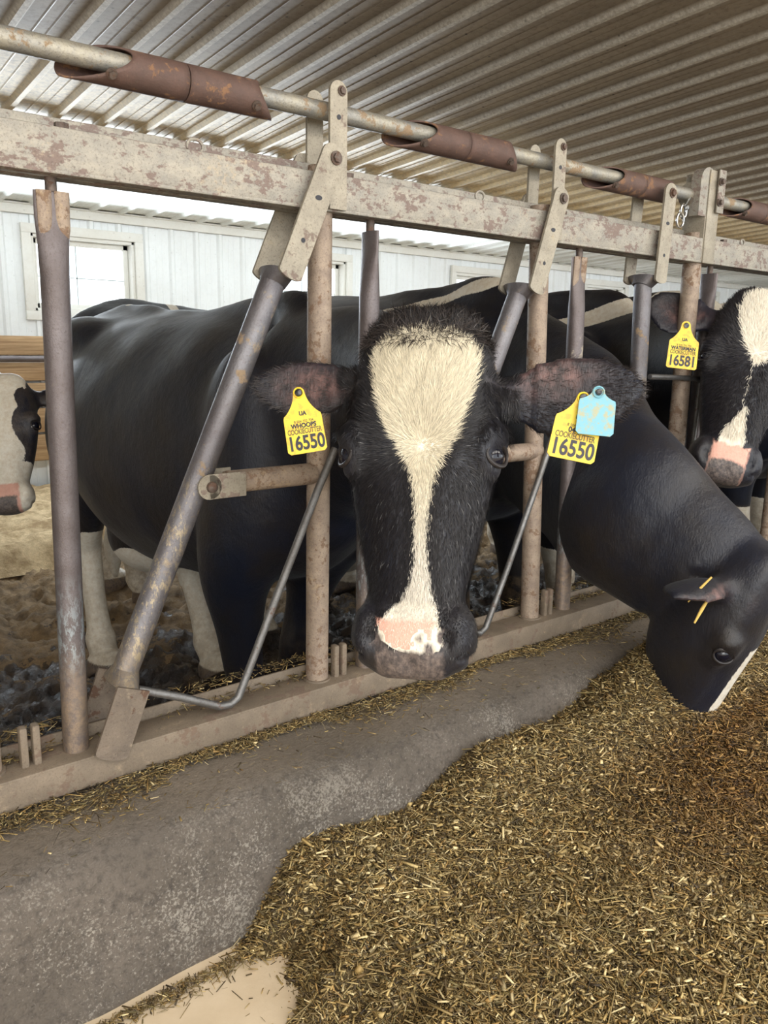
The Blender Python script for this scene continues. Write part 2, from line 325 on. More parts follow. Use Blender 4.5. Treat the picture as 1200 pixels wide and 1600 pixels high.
for i, (a, b_) in enumerate(wins):
    e = empty('window_%d' % (i + 1), ((a + b_) / 2, WY, WZ0)); tag(e, kind='structure')
    cx, hw = 0, (b_ - a) / 2; zc = (WZ1 - WZ0) / 2; hh = zc
    bm = bmesh.new(); t = .07
    for (c, d) in (((0, -.025, zc * 2 + t / 2), (2 * hw + 2 * t, .035, t)), ((0, -.025, -t / 2), (2 * hw + 2 * t, .035, t)), ((-hw - t / 2, -.025, zc), (t, .035, 2 * hh)), ((hw + t / 2, -.025, zc), (t, .035, 2 * hh)),
                   ((0, .05, zc * 2 - .012), (2 * hw, .13, .024)), ((0, .05, .012), (2 * hw, .13, .024)), ((-hw + .012, .05, zc), (.024, .13, 2 * hh)), ((hw - .012, .05, zc), (.024, .13, 2 * hh))):
        bx(bm, c, d, bev=.003)
    frombm('window_frame', bm, 'white_trim', e)
    bm = bmesh.new()
    for (c, d) in (((0, .085, zc * 2 - .045), (2 * hw - .05, .03, .04)), ((0, .085, .045), (2 * hw - .05, .03, .04)), ((-hw + .045, .085, zc), (.04, .03, 2 * hh - .05)), ((hw - .045, .085, zc), (.04, .03, 2 * hh - .05))): bx(bm, c, d, bev=.003)
    frombm('sash', bm, 'white_trim', e)
    bm = bmesh.new(); bx(bm, (0, .09, zc - .02), (2 * hw - .09, .008, .008)); bx(bm, (-.04, .09, zc), (.008, .008, 2 * hh - .09)); frombm('muntin', bm, 'muntin', e)
    bm = bmesh.new(); bx(bm, (0, .095, zc), (2 * hw - .09, .003, 2 * hh - .09)); frombm('glass_pane', bm, 'glass', e)
# plank wainscot under the windows
bm = bmesh.new()
for z0, z1 in ((1.06, 1.205), (.86, 1.00), (.66, .84), (.45, .64), (.22, .43)):
    bx(bm, (5.5, WY - .05, (z0 + z1) / 2), (21, .045, z1 - z0), bev=.006)
tag(frombm('trim_2', bm, 'wood'), kind='structure')
bm = bmesh.new(); tube(bm, [(-5, WY - .14, 1.03), (16, WY - .14, 1.03)], .024, 16)
o = frombm('rail_pipe', bm, 'post_dark'); tag(o, 'long dark steel rail pipe running along the plank wall under the windows', 'rail')

# grounds -------------------------------------------------------------
FZ = -.22
def fbm(x, y, s, seed=0.0, oct=4):
    return mnoise.fractal(Vector((x * s + seed, y * s - seed, seed * .37)), .9, 2.0, oct)
def grid(name, x0, x1, y0, y1, step, hfn, material, kind=None):
    nx = int((x1 - x0) / step) + 1; ny = int((y1 - y0) / step) + 1; v = []; f = []
    for j in range(ny):
        for i in range(nx):
            x = x0 + (x1 - x0) * i / (nx - 1); y = y0 + (y1 - y0) * j / (ny - 1); v.append((x, y, hfn(x, y)))
    for j in range(ny - 1):
        for i in range(nx - 1):
            a = j * nx + i; f.append((a, a + 1, a + nx + 1, a + nx))
    o = pydata(name, v, f, material); tag(o, kind=kind); return o
def mud_h(x, y):
    r = fbm(x, y, 5.5, 3.1); q = fbm(x, y, 16, 8.2, 3)
    return FZ + .05 * r + .03 * q + .012 * fbm(x, y, 40, 2.2, 2) + (.02 if y > 2.6 else 0)
grid('floor', -1.4, 5.0, .12, 3.9, .022, mud_h, 'mud', 'structure')
bm = bmesh.new(); bx(bm, (5.5, 3.0, FZ - .12), (21, 6.0, .08)); tag(frombm('floor', bm, 'mud'), kind='structure')
bm = bmesh.new(); bx(bm, (10.5, 1.7, FZ - .045), (11, 3.4, .08)); tag(frombm('floor', bm, 'mud'), kind='structure')
def sand_h(x, y):
    t = max(0, min(1, (y - 3.62) / .16)); return FZ + .02 + t * (.17 + .05 * fbm(x, y, 1.6, 5) + .03 * fbm(x, y, 6, 2)) + .05 * max(0, y - 3.8)
o = grid('sand_bedding', -4.9, 8.0, 3.6, WY - .09, .05, sand_h, 'sand'); tag(o, 'tan sand bedding heaped behind the dark dirt ledge', 'sand', kind='stuff')
# alley floor and curb
AZ = .175
bm = bmesh.new(); bx(bm, (5, -7.2, AZ - .1), (24, 14.0, .2)); tag(frombm('floor', bm, 'alley'), kind='structure')
def curb_profile(t):  # closed outline (y, z)
    return
pr = [(.17, FZ - .1), (.17, .40), (.145, .418), (.05, .422), (-.06, .420), (-.15, .412), (-.185, .400), (-.205, .378), (-.215, .34), (-.225, .28), (-.245, .21), (-.262, AZ - .02), (-.262, FZ - .1)]
v = []; f = []; NXC = 330
for i in range(NXC):
    x = -2.6 + 9.0 * i / (NXC - 1)
    for (y, z) in pr:
        dd = .008 * fbm(x * 1.0, y * 3 + z * 5, 4, 1.2) + .004 * fbm(x, y * 2 + z * 3, 18, 4)
        s = 0 if (y > .1 or z < .1) else 1
        v.append((x, y - dd * s, z + dd * s * .8))
L = len(pr)
for i in range(NXC - 1):
    for k in range(L):
        a = i * L + k; b2 = i * L + (k + 1) % L; f.append((a, b2, b2 + L, a + L))
f.append(tuple(range(L))[::-1]); f.append(tuple((NXC - 1) * L + k for k in range(L)))
o = pydata('curb', v, f, 'curb'); tag(o, kind='structure')
md = o.modifiers.new('sub', 'SUBSURF'); md.levels = 1; md.render_levels = 2

# ------------------------------------------------------------------ feed fence
fence = empty('feed_fence', (0, 0, .42)); tag(fence, 'weathered steel feed fence with upright tubes, standing on the concrete curb', 'fence')
def fpart(name, bm, material, parent=None, **k):
    o = frombm(name, bm, material, **k); o.parent = parent or fence
    if parent is None: o.matrix_parent_inverse = Matrix.Translation(-Vector(fence.location))
    return o
def rbeam(bm, x0, x1, y0, y1, z0, z1, r=.008):
    bx(bm, ((x0 + x1) / 2, (y0 + y1) / 2, (z0 + z1) / 2), (x1 - x0, y1 - y0, z1 - z0), bev=r)
bm = bmesh.new(); rbeam(bm, -3.0, 6.5, -.034, -.028, 1.441, 1.503, .0025); rbeam(bm, -3.0, 6.5, -.034, .0, 1.436, 1.444, .003); fpart('top_rail', bm, 'galv')
bm = bmesh.new(); rbeam(bm, -3.0, 6.5, .028, .034, 1.441, 1.530, .0025); rbeam(bm, -3.0, 6.5, .004, .034, 1.436, 1.444, .003); fpart('rear_rail', bm, 'galv')
bm = bmesh.new(); rbeam(bm, -3.0, 6.5, -.046, -.040, .436, .490, .0025); rbeam(bm, -3.0, 6.5, -.046, .03, .485, .492, .003); fpart('sill_rail', bm, 'sill')
bm = bmesh.new(); rbeam(bm, -3.0, 6.5, .036, .042, .43, .512, .0025); fpart('rear_sill_rail', bm, 'sill')
# D posts: tubes with crimped tops
def crimped_post(xb, xt, wide):
    zs = [.488, .7, 1.0, 1.22, 1.29, 1.34, 1.375, 1.415]; bm = bmesh.new()
    r = .0215
    if wide: fl = [(r, r), (r, r), (r, r), (r, r * 1.0), (r * .95, r * 1.02), (r * .6, r * 1.12), (r * .32, r * 1.25), (r * .30, r * 1.27)]
    else: fl = [(r, r), (r, r), (r, r), (r, r), (r * 1.05, r * .92), (r * 1.15, r * .62), (r * 1.25, r * .34), (r * 1.27, r * .32)]
    pts = [(xb + (xt - xb) * (z - .5) / .92, 0, z) for z in zs]
    tube(bm, pts, r, 24, flat=fl); o = fpart('post', bm, 'post_dark')
    if wide: # the pinched end shows folded grooves
        for k in (-.62, .62):
            bm = bmesh.new(); tube(bm, [(xt + k * r, .0, 1.33), (xt + k * r, -.0045, 1.36), (xt + k * r, -.0065, 1.4155)], .0, 14, flat=[(.003, .006), (.006, .0105), (.0055, .0115)]); fpart('crimp', bm, 'post_rust', o)
    bm = bmesh.new(); tube(bm, [(xt, 0, 1.415), (xt, 0, 1.445)], .009, 12); fpart('stud', bm, 'bolt', o)
    return o
D = [(-.505, -.486, True), (.128, .128, False), (.807, .783, True), (1.395, 1.39, False), (-1.15, -1.13, False), (2.04, 2.04, True), (2.7, 2.7, False)]
for d in D: crimped_post(*d)
for d in D:
    x = d[0] - .088
    for dx in (0, .020):
        bm = bmesh.new(); bx(bm, (x + dx, -.01, .525), (.013, .018, .075), bev=.004); fpart('stop_lug', bm, 'sill')
# R posts and their straps
R = [(0.0, .008), (.675, .63), (1.298, 1.292), (-.65, -.65), (1.94, 1.94)]
for i, (xb, xt) in enumerate(R):
    bm = bmesh.new(); tube(bm, [(xb, 0, .488), ((xb + xt) / 2, 0, .97), (xt, 0, 1.52)], .0238 if i != 2 else .026, 28)
    o = fpart('post', bm, 'post_rust')
    bm = bmesh.new(); tube(bm, [(xb, 0, .486), (xb, 0, .496)], .029, 24); fpart('weld_collar', bm, 'sill', o)
def strap(bm, x, y, z0, z1, w, t=.006, lean=0.0, z0r=True):
    """flat bar with a rounded top"""
    pts = []; hw = w / 2
    for k in range(9):
        a = math.pi * k / 8; pts.append((x + lean + hw * math.cos(a), z1 - hw + hw * math.sin(a)))
    pts += [(x - hw, z0), (x + hw, z0)]
    fr = [bm.verts.new((px, y - t / 2, pz)) for px, pz in pts]; bk = [bm.verts.new((px, y + t / 2, pz)) for px, pz in pts]
    bm.faces.new(fr); bm.faces.new(bk[::-1]); K = len(pts)
    for i in range(K): bm.faces.new((fr[i], bk[i], bk[(i + 1) % K], fr[(i + 1) % K]))
for i, (xb, xt) in enumerate(R):
    if i == 2: continue
    bm = bmesh.new(); strap(bm, xt + .012, -.040, 1.44, 1.662, .038); f_ = fpart('strap', bm, 'plate')
    bm = bmesh.new(); bolt(bm, (xt + .018, -.043, 1.645), (0, -1, 0), .006); fpart('bolt', bm, 'bolt', f_)
    bm = bmesh.new(); tube(bm, [(xt + .012, -.044, 1.60), (xt + .012, -.0425, 1.60)], .0045, 12); fpart('bolt_hole', bm, 'ink_black', f_)
    bm = bmesh.new(); strap(bm, xt + .012, .038, 1.44, 1.662, .036); fpart('strap', bm, 'plate')
# clamp post of R3
x3 = 1.30
bm = bmesh.new(); bx(bm, (x3 + .012, -.036, 1.56), (.058, .006, .25), bev=.003); bx(bm, (x3 - .018, .0, 1.56), (.005, .07, .24), bev=.002); o = fpart('strap', bm, 'plate')
for zb in (1.655, 1.60):
    bm = bmesh.new(); bolt(bm, (x3 + .02, -.048, zb), (0, -1, 0), .0075, .012); fpart('bolt', bm, 'bolt', o)
bm = bmesh.new(); bx(bm, (x3 + .03, -.046, 1.63), (.034, .006, .115), bev=.002); fpart('clamp_plate', bm, 'galv', o)
bm = bmesh.new(); tube(bm, [(x3 - .055, 0, 1.618), (x3 - .02, 0, 1.618)], .034, 24); fpart('pipe_collar', bm, 'plate', o)
bm = bmesh.new(); strap(bm, x3 - .02, -.02, 1.56, 1.69, .075, .03); fpart('bearing_block', bm, 'galv', o)
# bolt heads, rings along the beam
for x in (-.47, .06, .69, 1.42, -.9):
    bm = bmesh.new(); tube(bm, [(x, -.017, 1.503), (x, -.017, 1.512)], .011, 6); fpart('bolt', bm, 'bolt')
def ring(bm, c, r, t, squash=1.0, ax='xz'):
    N = 20; pts = []
    for k in range(N + 1):
        a = 2 * math.pi * k / N; pts.append((c[0] + r * math.cos(a), c[1], c[2] + r * squash * math.sin(a)))
    tube(bm, pts, t, 8, cap=False)
for x, r in ((-.255, .014), (.41, .013), (1.52, .011)):
    bm = bmesh.new(); ring(bm, (x, -.02, 1.512), r, .0028, .8); fpart('ring', bm, 'galv')
bm = bmesh.new(); ring(bm, (1.165, -.03, 1.54), .016, .003, 1.2); ring(bm, (1.185, -.025, 1.565), .014, .003, 1.3); tube(bm, [(1.19, -.03, 1.575), (1.225, -.02, 1.60)], .008, 10); fpart('chain_link', bm, 'chrome')
# fixed cross tubes R -> lever pivots
for x0, x1, nm in ((-.205, -.012, 0), (.455, .665, 1), (1.10, 1.29, 2), (-.85, -.66, 3)):
    bm = bmesh.new(); tube(bm, [(x0, -.004, .938), (x1, -.004, .938)], .0215, 22); o = fpart('cross_tube', bm, 'post_rust')
    for sy in (-1, 1):
        bm = bmesh.new(); bx(bm, (x0 - .012, -.004 + sy * .030, .938), (.075, .004, .046), bev=.0015)
        tube(bm, [(x0 - .048, -.004 + sy * .032, .938), (x0 - .048, -.004 + sy * .028, .938)], .023, 20)
        fpart('pivot_bracket', bm, 'plate', o)
    bm = bmesh.new(); tube(bm, [(x0 - .045, -.036, .938), (x0 - .045, -.043, .938), (x0 - .045, -.046, .938)], [.0105, .0095, .005], 16); fpart('pivot_bolt', bm, 'bolt', o)

# swinging lock arms
def swing_arm(label, pin, top, bot, foot, dx=0, plate_lean=None):
    e = empty('swing_arm', (bot[0] + dx, 0, .49)); tag(e, label, 'lock arm', 'swinging lock arms of the feed fence')
    inv = Matrix.Translation(-Vector(e.location))
    def ap(name, bm, m_, parent=None):
        o = frombm(name, bm, m_); o.parent = parent or e
        if parent is None: o.matrix_parent_inverse = inv
        return o
    P = lambda a, y=0: (a[0] + dx, y, a[1])
    bm = bmesh.new(); tube(bm, [P(top), P(bot)], .0235, 28); tb = ap('tube', bm, 'arm')
    def flat(a, b_, y, w, r0=True, r1=True, t=.006):
        bm = bmesh.new(); va = Vector((a[0] + dx, y, a[1])); vb = Vector((b_[0] + dx, y, b_[1])); d = (vb - va).normalized(); s = Vector((d.z, 0, -d.x)); hw = w / 2
        out = []
        for k in range(9):
            an = math.pi * k / 8; out.append(va + s * hw * math.cos(an) - d * hw * (math.sin(an) if r0 else 0) * .8)
        for k in range(9):
            an = math.pi * k / 8; out.append(vb - s * hw * math.cos(an) + d * hw * (math.sin(an) * .35 if r1 else 0))
        fr = [bm.verts.new(p + Vector((0, -t / 2, 0))) for p in out]; bk = [bm.verts.new(p + Vector((0, t / 2, 0))) for p in out]
        bm.faces.new(fr); bm.faces.new(bk[::-1]); K = len(out)
        for i in range(K): bm.faces.new((fr[i], bk[i], bk[(i + 1) % K], fr[(i + 1) % K]))
        return bm
    f1 = ap('front_plate', flat(pin, top, -.052, .050), 'plate'); ap('rear_plate', flat(pin, top, .046, .046), 'plate')
    # shoulder web welding plates to the tube
    bm = bmesh.new(); tube(bm, [P((top[0] + .004, top[1] + .006)), P((top[0] - .006, top[1] - .016))], .0, 24, flat=[(.053, .026), (.024, .0245)]); ap('weld_collar', bm, 'arm')
    ap('foot_plate', flat(bot, foot, -.055, .060, False), 'foot'); ap('foot_plate', flat(bot, foot, .048, .054, False), 'foot')
    bm = bmesh.new(); tube(bm, [P((bot[0] + .008, bot[1] + .018)), P((bot[0] - .002, bot[1] - .008))], .0, 24, flat=[(.0245, .0245), (.056, .026)]); ap('weld_collar', bm, 'arm')
    bm = bmesh.new(); bolt(bm, (pin[0] + dx + .004, -.055, pin[1] - .004), (0, -1, 0), .0085, .008); ap('bolt', bm, 'bolt', f1)
    bm = bmesh.new(); u = Vector((top[0] - pin[0], 0, top[1] - pin[1]))
    for q in (.36, .72):
        bm = bmesh.new(); c = Vector((pin[0] + dx, 0, pin[1])) + u * q; tube(bm, [(c.x, -.0556, c.z), (c.x, -.0545, c.z)], .0, 12, flat=[(.0045, .0045)] * 2 if q > .5 else [(.0075, .0045)] * 2); ap('bolt_hole', bm, 'ink_black', f1)
    return e, ap
armA, apA = swing_arm('steel lock arm leaning left in front of the standing black cow, nearest the camera', (.002, 1.530), (-.092, 1.317), (-.418, .60), (-.462, .49))
bm = bmesh.new(); tube(bm, [(.022, -.034, .99), (-.02, -.034, .91), (-.12, -.034, .70), (-.178, -.034, .575), (-.205, -.034, .518), (-.222, -.034, .508), (-.245, -.034, .510), (-.32, -.03, .548), (-.395, -.015, .578)], .0078, 12); apA('guard_rod', bm, 'rod')
armB, apB = swing_arm('steel lock arm leaning left behind the facing cow with the white blaze', (.640, 1.535), (.572, 1.325), (.235, .60), (.19, .49))
bm = bmesh.new(); tube(bm, [(.683, -.034, .972), (.64, -.034, .87), (.54, -.034, .65), (.475, -.034, .515), (.455, -.034, .505), (.40, -.034, .52), (.26, -.02, .578)], .0078, 12); apB('guard_rod', bm, 'rod')
armC, apC = swing_arm('steel lock arm standing almost upright beside the far yellow ear tag', (1.075, 1.60), (1.062, 1.375), (1.10, .60), (1.105, .49))
bm = bmesh.new(); tube(bm, [(1.10, -.02, 1.118), (1.20, -.03, 1.115), (1.325, -.034, 1.110), (1.338, -.034, 1.098), (1.335, -.034, 1.05), (1.32, -.034, .6)], .0078, 12); apC('guard_rod', bm, 'rod')

# control pipe with rusty sleeves
pipe = empty('control_pipe', (0, 0, 1.618)); tag(pipe, 'long zinc control pipe with rusty cut sleeves running above the top beam', 'pipe')
bm = bmesh.new(); tube(bm, [(-3.0, 0, 1.618), (6.5, 0, 1.618)], .0165, 24); o = frombm('pipe', bm, 'pipe'); o.parent = pipe; o.matrix_parent_inverse = Matrix.Translation((0, 0, -1.618))
def sleeve(x0, x1, cutl, cutr):
    SEG = 32; NX = 10; v = []; f = []; ro, ri = .0295, .0265
    for s, rr in ((0, ro), (1, ri)):
        for i in range(NX):
            for k in range(SEG + 1):
                a = math.pi * 2 * k / SEG; hgt = (1 + math.cos(a - 1.0)) / 2   # cut back on the upper alley side
                xl = x0 + cutl * hgt ** 1.3; xr = x1 - cutr * hgt ** 1.3
                v.append((xl + (xr - xl) * i / (NX - 1), -rr * math.sin(a), 1.612 + rr * math.cos(a)))
    W = SEG + 1
    for s in (0, 1):
        b0 = s * NX * W
        for i in range(NX - 1):
            for k in range(SEG): q = (b0 + i * W + k, b0 + i * W + k + 1, b0 + (i + 1) * W + k + 1, b0 + (i + 1) * W + k); f.append(q if s else q[::-1])
    b1 = NX * W
    for k in range(SEG):
        f.append((k, k + 1, b1 + k + 1, b1 + k)); e = (NX - 1) * W; f.append((e + k, b1 + e + k, b1 + e + k + 1, e + k + 1))
    o = pydata('sleeve', v, f, 'sleeve'); o.parent = pipe; o.matrix_parent_inverse = Matrix.Translation((0, 0, -1.618))
    bm = bmesh.new(); xb = x0 + .07 if cutl > .02 else x1 - .05; bolt(bm, (xb, -.024, 1.595), (0, -.8, -.6), .006, .008)
    q = frombm('bolt', bm, 'bolt'); q.parent = o; return o
for dx in (0, .635, 1.268, 1.90, -.66):
    sleeve(-.462 + dx, -.264 + dx, .105, .0); sleeve(-.262 + dx, -.09 + dx, .0, .045)

# ------------------------------------------------------------------ cows
def catmull(rows, sub):
    A = np.array(rows, float); out = []
    for i in range(len(A) - 1):
        p0, p1, p2, p3 = A[max(i - 1, 0)], A[i], A[i + 1], A[min(i + 2, len(A) - 1)]
        for k in range(sub):
            t = k / sub; out.append(.5 * ((2 * p1) + (-p0 + p2) * t + (2 * p0 - 5 * p1 + 4 * p2 - p3) * t * t + (-p0 + 3 * p1 - 3 * p2 + p3) * t ** 3))
    out.append(A[-1]); return np.array(out)
def limb(bm, rows, lat, seg=18, sub=5):
    """rows: x y z half_lateral half_other ; lat: lateral direction (vector or one per row)"""
    n0 = len(rows); lats = np.array(lat, float)
    if lats.ndim == 1: lats = np.tile(lats, (n0, 1))
    R_ = catmull(np.hstack([np.array(rows, float), lats]), sub); N = len(R_); rings = []
    for i in range(N):
        p = R_[i, :3]; t = R_[min(i + 1, N - 1), :3] - R_[max(i - 1, 0), :3]; t /= np.linalg.norm(t)
        L_ = R_[i, 5:8]; L_ = L_ - t * (L_ @ t); L_ /= np.linalg.norm(L_); O = np.cross(t, L_)
        a, b_ = max(R_[i, 3], .004), max(R_[i, 4], .004)
        rings.append([bm.verts.new(tuple(p + L_ * a * math.cos(q) + O * b_ * math.sin(q))) for q in np.arange(seg) * 2 * math.pi / seg])
    for i in range(N - 1):
        for k in range(seg): bm.faces.new((rings[i][k], rings[i][(k + 1) % seg], rings[i + 1][(k + 1) % seg], rings[i + 1][k]))
    bm.faces.new(rings[0][::-1]); bm.faces.new(rings[-1])
def ellipsoid(bm, c, ax):
    r = bmesh.ops.create_icosphere(bm, subdivisions=3, radius=1.0)
    m4 = Matrix(((ax[0][0], ax[1][0], ax[2][0], c[0]), (ax[0][1], ax[1][1], ax[2][1], c[1]), (ax[0][2], ax[1][2], ax[2][2], c[2]), (0, 0, 0, 1)))
    bmesh.ops.transform(bm, matrix=m4, verts=r['verts'])
HEADR = [  # v, half width, front, back, front taper
    (-.012, .045, .008, .045, .1), (.010, .074, .030, .080, .15), (.045, .092, .044, .110, .2), (.09, .104, .052, .130, .25), (.14, .112, .056, .150, .28), (.195, .112, .056, .165, .32),
    (.24, .106, .053, .170, .38), (.285, .098, .050, .165, .42), (.33, .089, .048, .150, .42), (.375, .079, .046, .122, .38), (.41, .072, .045, .100, .3), (.44, .075, .045, .088, .2),
    (.47, .083, .045, .080, .15), (.495, .080, .042, .070, .15), (.515, .066, .033, .055, .15), (.530, .040, .018, .030, .1)]
def norm(a): a = np.array(a, float); return a / np.linalg.norm(a)
class Head:
    def __init__(s, o, v, n, k=1.0, ears=None):
        s.o = np.array(o, float); s.v = norm(v); n = np.array(n, float); n = n - s.v * (n @ s.v); s.n = norm(n); s.u = np.cross(s.n, s.v); s.k = k; s.ears = ears or ((1, 0), (-1, 0))
        # u is the animal's left
    def w(s, u, v, n): return s.o + s.k * (s.u * u + s.v * v + s.n * n)
    def loc(s, P): q = (P - s.o) / s.k; return q @ s.u, q @ s.v, q @ s.n
def ear_mesh(bm, H, side, ln, wd, root, d_out, d_across, face):
    """leaf shaped cup; all directions in head coordinates"""
    d = norm(d_out); fc = norm(np.array(face) - d * (np.array(face) @ d)); ac = np.cross(fc, d) if True else 0
    if ac[1] < 0: ac = -ac
    NS, NT = 16, 12; g = [[], []]
    prof = [(0, .42), (.12, .50), (.3, .86), (.5, 1.0), (.7, .93), (.85, .68), (.95, .38), (1.0, .12)]
    for sd in (0, 1):
        for i in range(NS + 1):
            s_ = i / NS; w_ = np.interp(s_, [p[0] for p in prof], [p[1] for p in prof]) * wd
            for j in range(NT + 1):
                t = -1 + 2 * j / NT; cup = (.42 * (1 - .5 * s_)) * w_ * (t * t) ; th = .0045 + (.006 + .010 * (1 - s_)) * (1 - t * t)
                p = np.array(root) + d * ln * s_ + ac * (w_ * t * (1.0 if t < 0 else 1.32)) + fc * (cup - .012 * math.sin(math.pi * s_)) + fc * (-th if sd else th)
                g[sd].append(bm.verts.new(tuple(H.w(*p))))
    W = NT + 1
    for sd in (0, 1):
        for i in range(NS):
            for j in range(NT):
                q = [g[sd][i * W + j], g[sd][i * W + j + 1], g[sd][(i + 1) * W + j + 1], g[sd][(i + 1) * W + j]]; bm.faces.new(q if sd else q[::-1])
    for i in range(NS):
        for j in (0, NT):
            q = [g[0][i * W + j], g[0][(i + 1) * W + j], g[1][(i + 1) * W + j], g[1][i * W + j]]; bm.faces.new(q)
    for i in (0, NS):
        for j in range(NT):
            bm.faces.new([g[0][i * W + j], g[0][i * W + j + 1], g[1][i * W + j + 1], g[1][i * W + j]])
def build_cow(name, label, H, sh, heading, fz, neck, patt, voxel=.012, size=1.0, ears=None, eyes=True, legs=None, body=True, bodyk=(1, 1), smooth=5, tail=True, udder=(1.14, .58, .19, .22, .16)):
    """sh: floor point under the shoulders; heading: unit vector the animal faces"""
    F = norm([heading[0], heading[1], 0]); Lv = np.array([-F[1], F[0], 0.0]); up = np.array([0, 0, 1.0])
    S = np.array([sh[0], sh[1], fz]); k = size
    W3 = lambda s, l_, z: S - F * s * k + Lv * l_ * k + up * z * k
    bm = bmesh.new()
    BR = [(-.14, .99, .08, .12), (-.10, .99, .15, .22), (.0, .995, .205, .30), (.2, .985, .255, .36), (.5, .965, .31, .40), (.85, .95, .355, .425), (1.12, .99, .345, .40), (1.36, 1.07, .29, .335), (1.54, 1.10, .225, .29), (1.64, 1.12, .14, .20), (1.67, 1.12, .06, .1)]
    if body:
        limb(bm, [(*W3(s, 0, z), a * k * bodyk[0], b_ * k * bodyk[1]) for s, z, a, b_ in BR], Lv, 28)
        for sg in (-1, 1):
            ellipsoid(bm, W3(1.27, sg * .175, 1.28), (Lv * .11 * k, F * .19 * k, up * .09 * k))      # hooks
            ellipsoid(bm, W3(1.52, sg * .12, 1.22), (Lv * .07 * k, F * .12 * k, up * .10 * k))          # pins
            ellipsoid(bm, W3(.08, sg * .175, .98), (Lv * .085 * k, F * .15 * k, up * .30 * k))          # shoulder
            ellipsoid(bm, W3(1.38, sg * .20, .93), (Lv * .12 * k, F * .20 * k, up * .27 * k))           # thigh
        lim = [(W3(s, 0, z), a_ * k, b_ * k) for s, z, a_, b_ in ((-.06, 1.27, .04, .05), (.08, 1.335, .05, .085), (.3, 1.34, .05, .075), (.5, 1.34, .045, .055), (.8, 1.355, .04, .03), (1.15, 1.385, .035, .03), (1.4, 1.39, .035, .03), (1.58, 1.33, .03, .03))]
        limb(bm, [(*p, a, b_) for p, a, b_ in lim], Lv, 12)                                            # spine
        legs = legs or {}
        for nm, sg in (('fl', 1), ('fr', -1)):
            ds, dl = legs.get(nm, (0, 0))
            TK = 1.18
            rows = [(.08, .15, .98, .09, .14), (.10, .16, .80, .10, .125), (.13 , .165, .66, .078, .098), (.12, .16, .54, .058, .068), (.10, .155, .43, .050, .054), (.095, .15, .38, .046, .05), (.10, .15, .28, .031, .035), (.10, .15, .17, .033, .037), (.095, .15, .125, .042, .045), (.075, .15, .075, .040, .044), (.065, .15, .055, .052, .058), (.05, .15, .0, .062, .075)]
            limb(bm, [(*W3(s + ds * (1 - min(1, z / .98)), sg * (l_ + dl * (1 - min(1, z / .98))), z), a * k * TK, b_ * k * TK) for s, l_, z, a, b_ in rows], Lv, 16)
        for nm, sg in (('hl', 1), ('hr', -1)):
            ds, dl = legs.get(nm, (0, 0))
            rows = [(1.28, .17, 1.08, .10, .20), (1.34, .175, .92, .11, .20), (1.38, .18, .78, .085, .15), (1.42, .175, .66, .062, .095), (1.50, .17, .55, .045, .066), (1.545, .165, .485, .046, .058), (1.53, .16, .40, .038, .044), (1.50, .16, .28, .033, .036), (1.47, .16, .17, .036, .038), (1.46, .16, .125, .045, .046), (1.43, .16, .075, .042, .045), (1.42, .16, .055, .054, .060), (1.39, .16, .0, .064, .078)]
            limb(bm, [(*W3(s + ds * (1 - min(1, z / 1.08)), sg * (l_ + dl * (1 - min(1, z / 1.08))), z), a * k * (TK + .12 * (z < .6)), b_ * k * (TK + .12 * (z < .6))) for s, l_, z, a, b_ in rows], Lv, 16)
        ellipsoid(bm, W3(udder[0], 0, udder[1]), (Lv * udder[2] * k, F * udder[3] * k, up * udder[4] * k))                      # udder
        if tail: limb(bm, [(*W3(s, 0, z), a * k, a * k) for s, z, a in ((1.55, 1.33, .04), (1.66, 1.26, .03), (1.71, 1.1, .022), (1.71, .8, .016), (1.70, .55, .025), (1.69, .42, .045), (1.69, .33, .03), (1.69, .26, .01))], Lv, 10)
    # neck
    nr = [tuple(H.w(0, .15, -.085)) + (.085 * H.k, .09 * H.k)] + list(neck)
    lats = [H.u] + [norm(H.u * (1 - q) + Lv * q) if body or True else H.u for q in np.linspace(.25, 1, len(neck))]
    limb(bm, nr, lats, 24)
    # head
    rows = catmull(HEADR, 4); rings = []; SEG = 32
    for v_, hw, nf, nb, tp in rows:
        rg = []
        for q in np.arange(SEG) * 2 * math.pi / SEG:
            c, s_ = math.cos(q), math.sin(q); e = 2 / 2.5
            uu = hw * math.copysign(abs(c) ** e, c); nn = (nf if s_ > 0 else nb) * math.copysign(abs(s_) ** e, s_)
            if nn > 0: uu *= 1 - tp * (nn / nf) ** 1.5
            else: uu *= 1 - .45 * (nn / -nb) ** 2 if False else 1 - .35 * (abs(nn) / nb) ** 2
            rg.append(bm.verts.new(tuple(H.w(uu, v_, nn))))
        rings.append(rg)
    for i in range(len(rings) - 1):
        for q in range(SEG): bm.faces.new((rings[i][q], rings[i][(q + 1) % SEG], rings[i + 1][(q + 1) % SEG], rings[i + 1][q]))
    bm.faces.new(rings[0][::-1]); bm.faces.new(rings[-1])
    for sg in (-1, 1):
        ellipsoid(bm, H.w(sg * .093, .198, .004), (H.u * .034 * H.k, H.v * .048 * H.k, H.n * .036 * H.k))       # orbit
        ellipsoid(bm, H.w(sg * .060, .468, -.005), (H.u * .030 * H.k, H.v * .050 * H.k, H.n * .052 * H.k))      # lip bulb
    ears = ears or {1: ((.095, .075, -.045), (1, .05, -.05), .19, .05, (0, 0, 1)), -1: ((-.095, .075, -.045), (-1, .05, -.05), .19, .05, (0, 0, 1))}
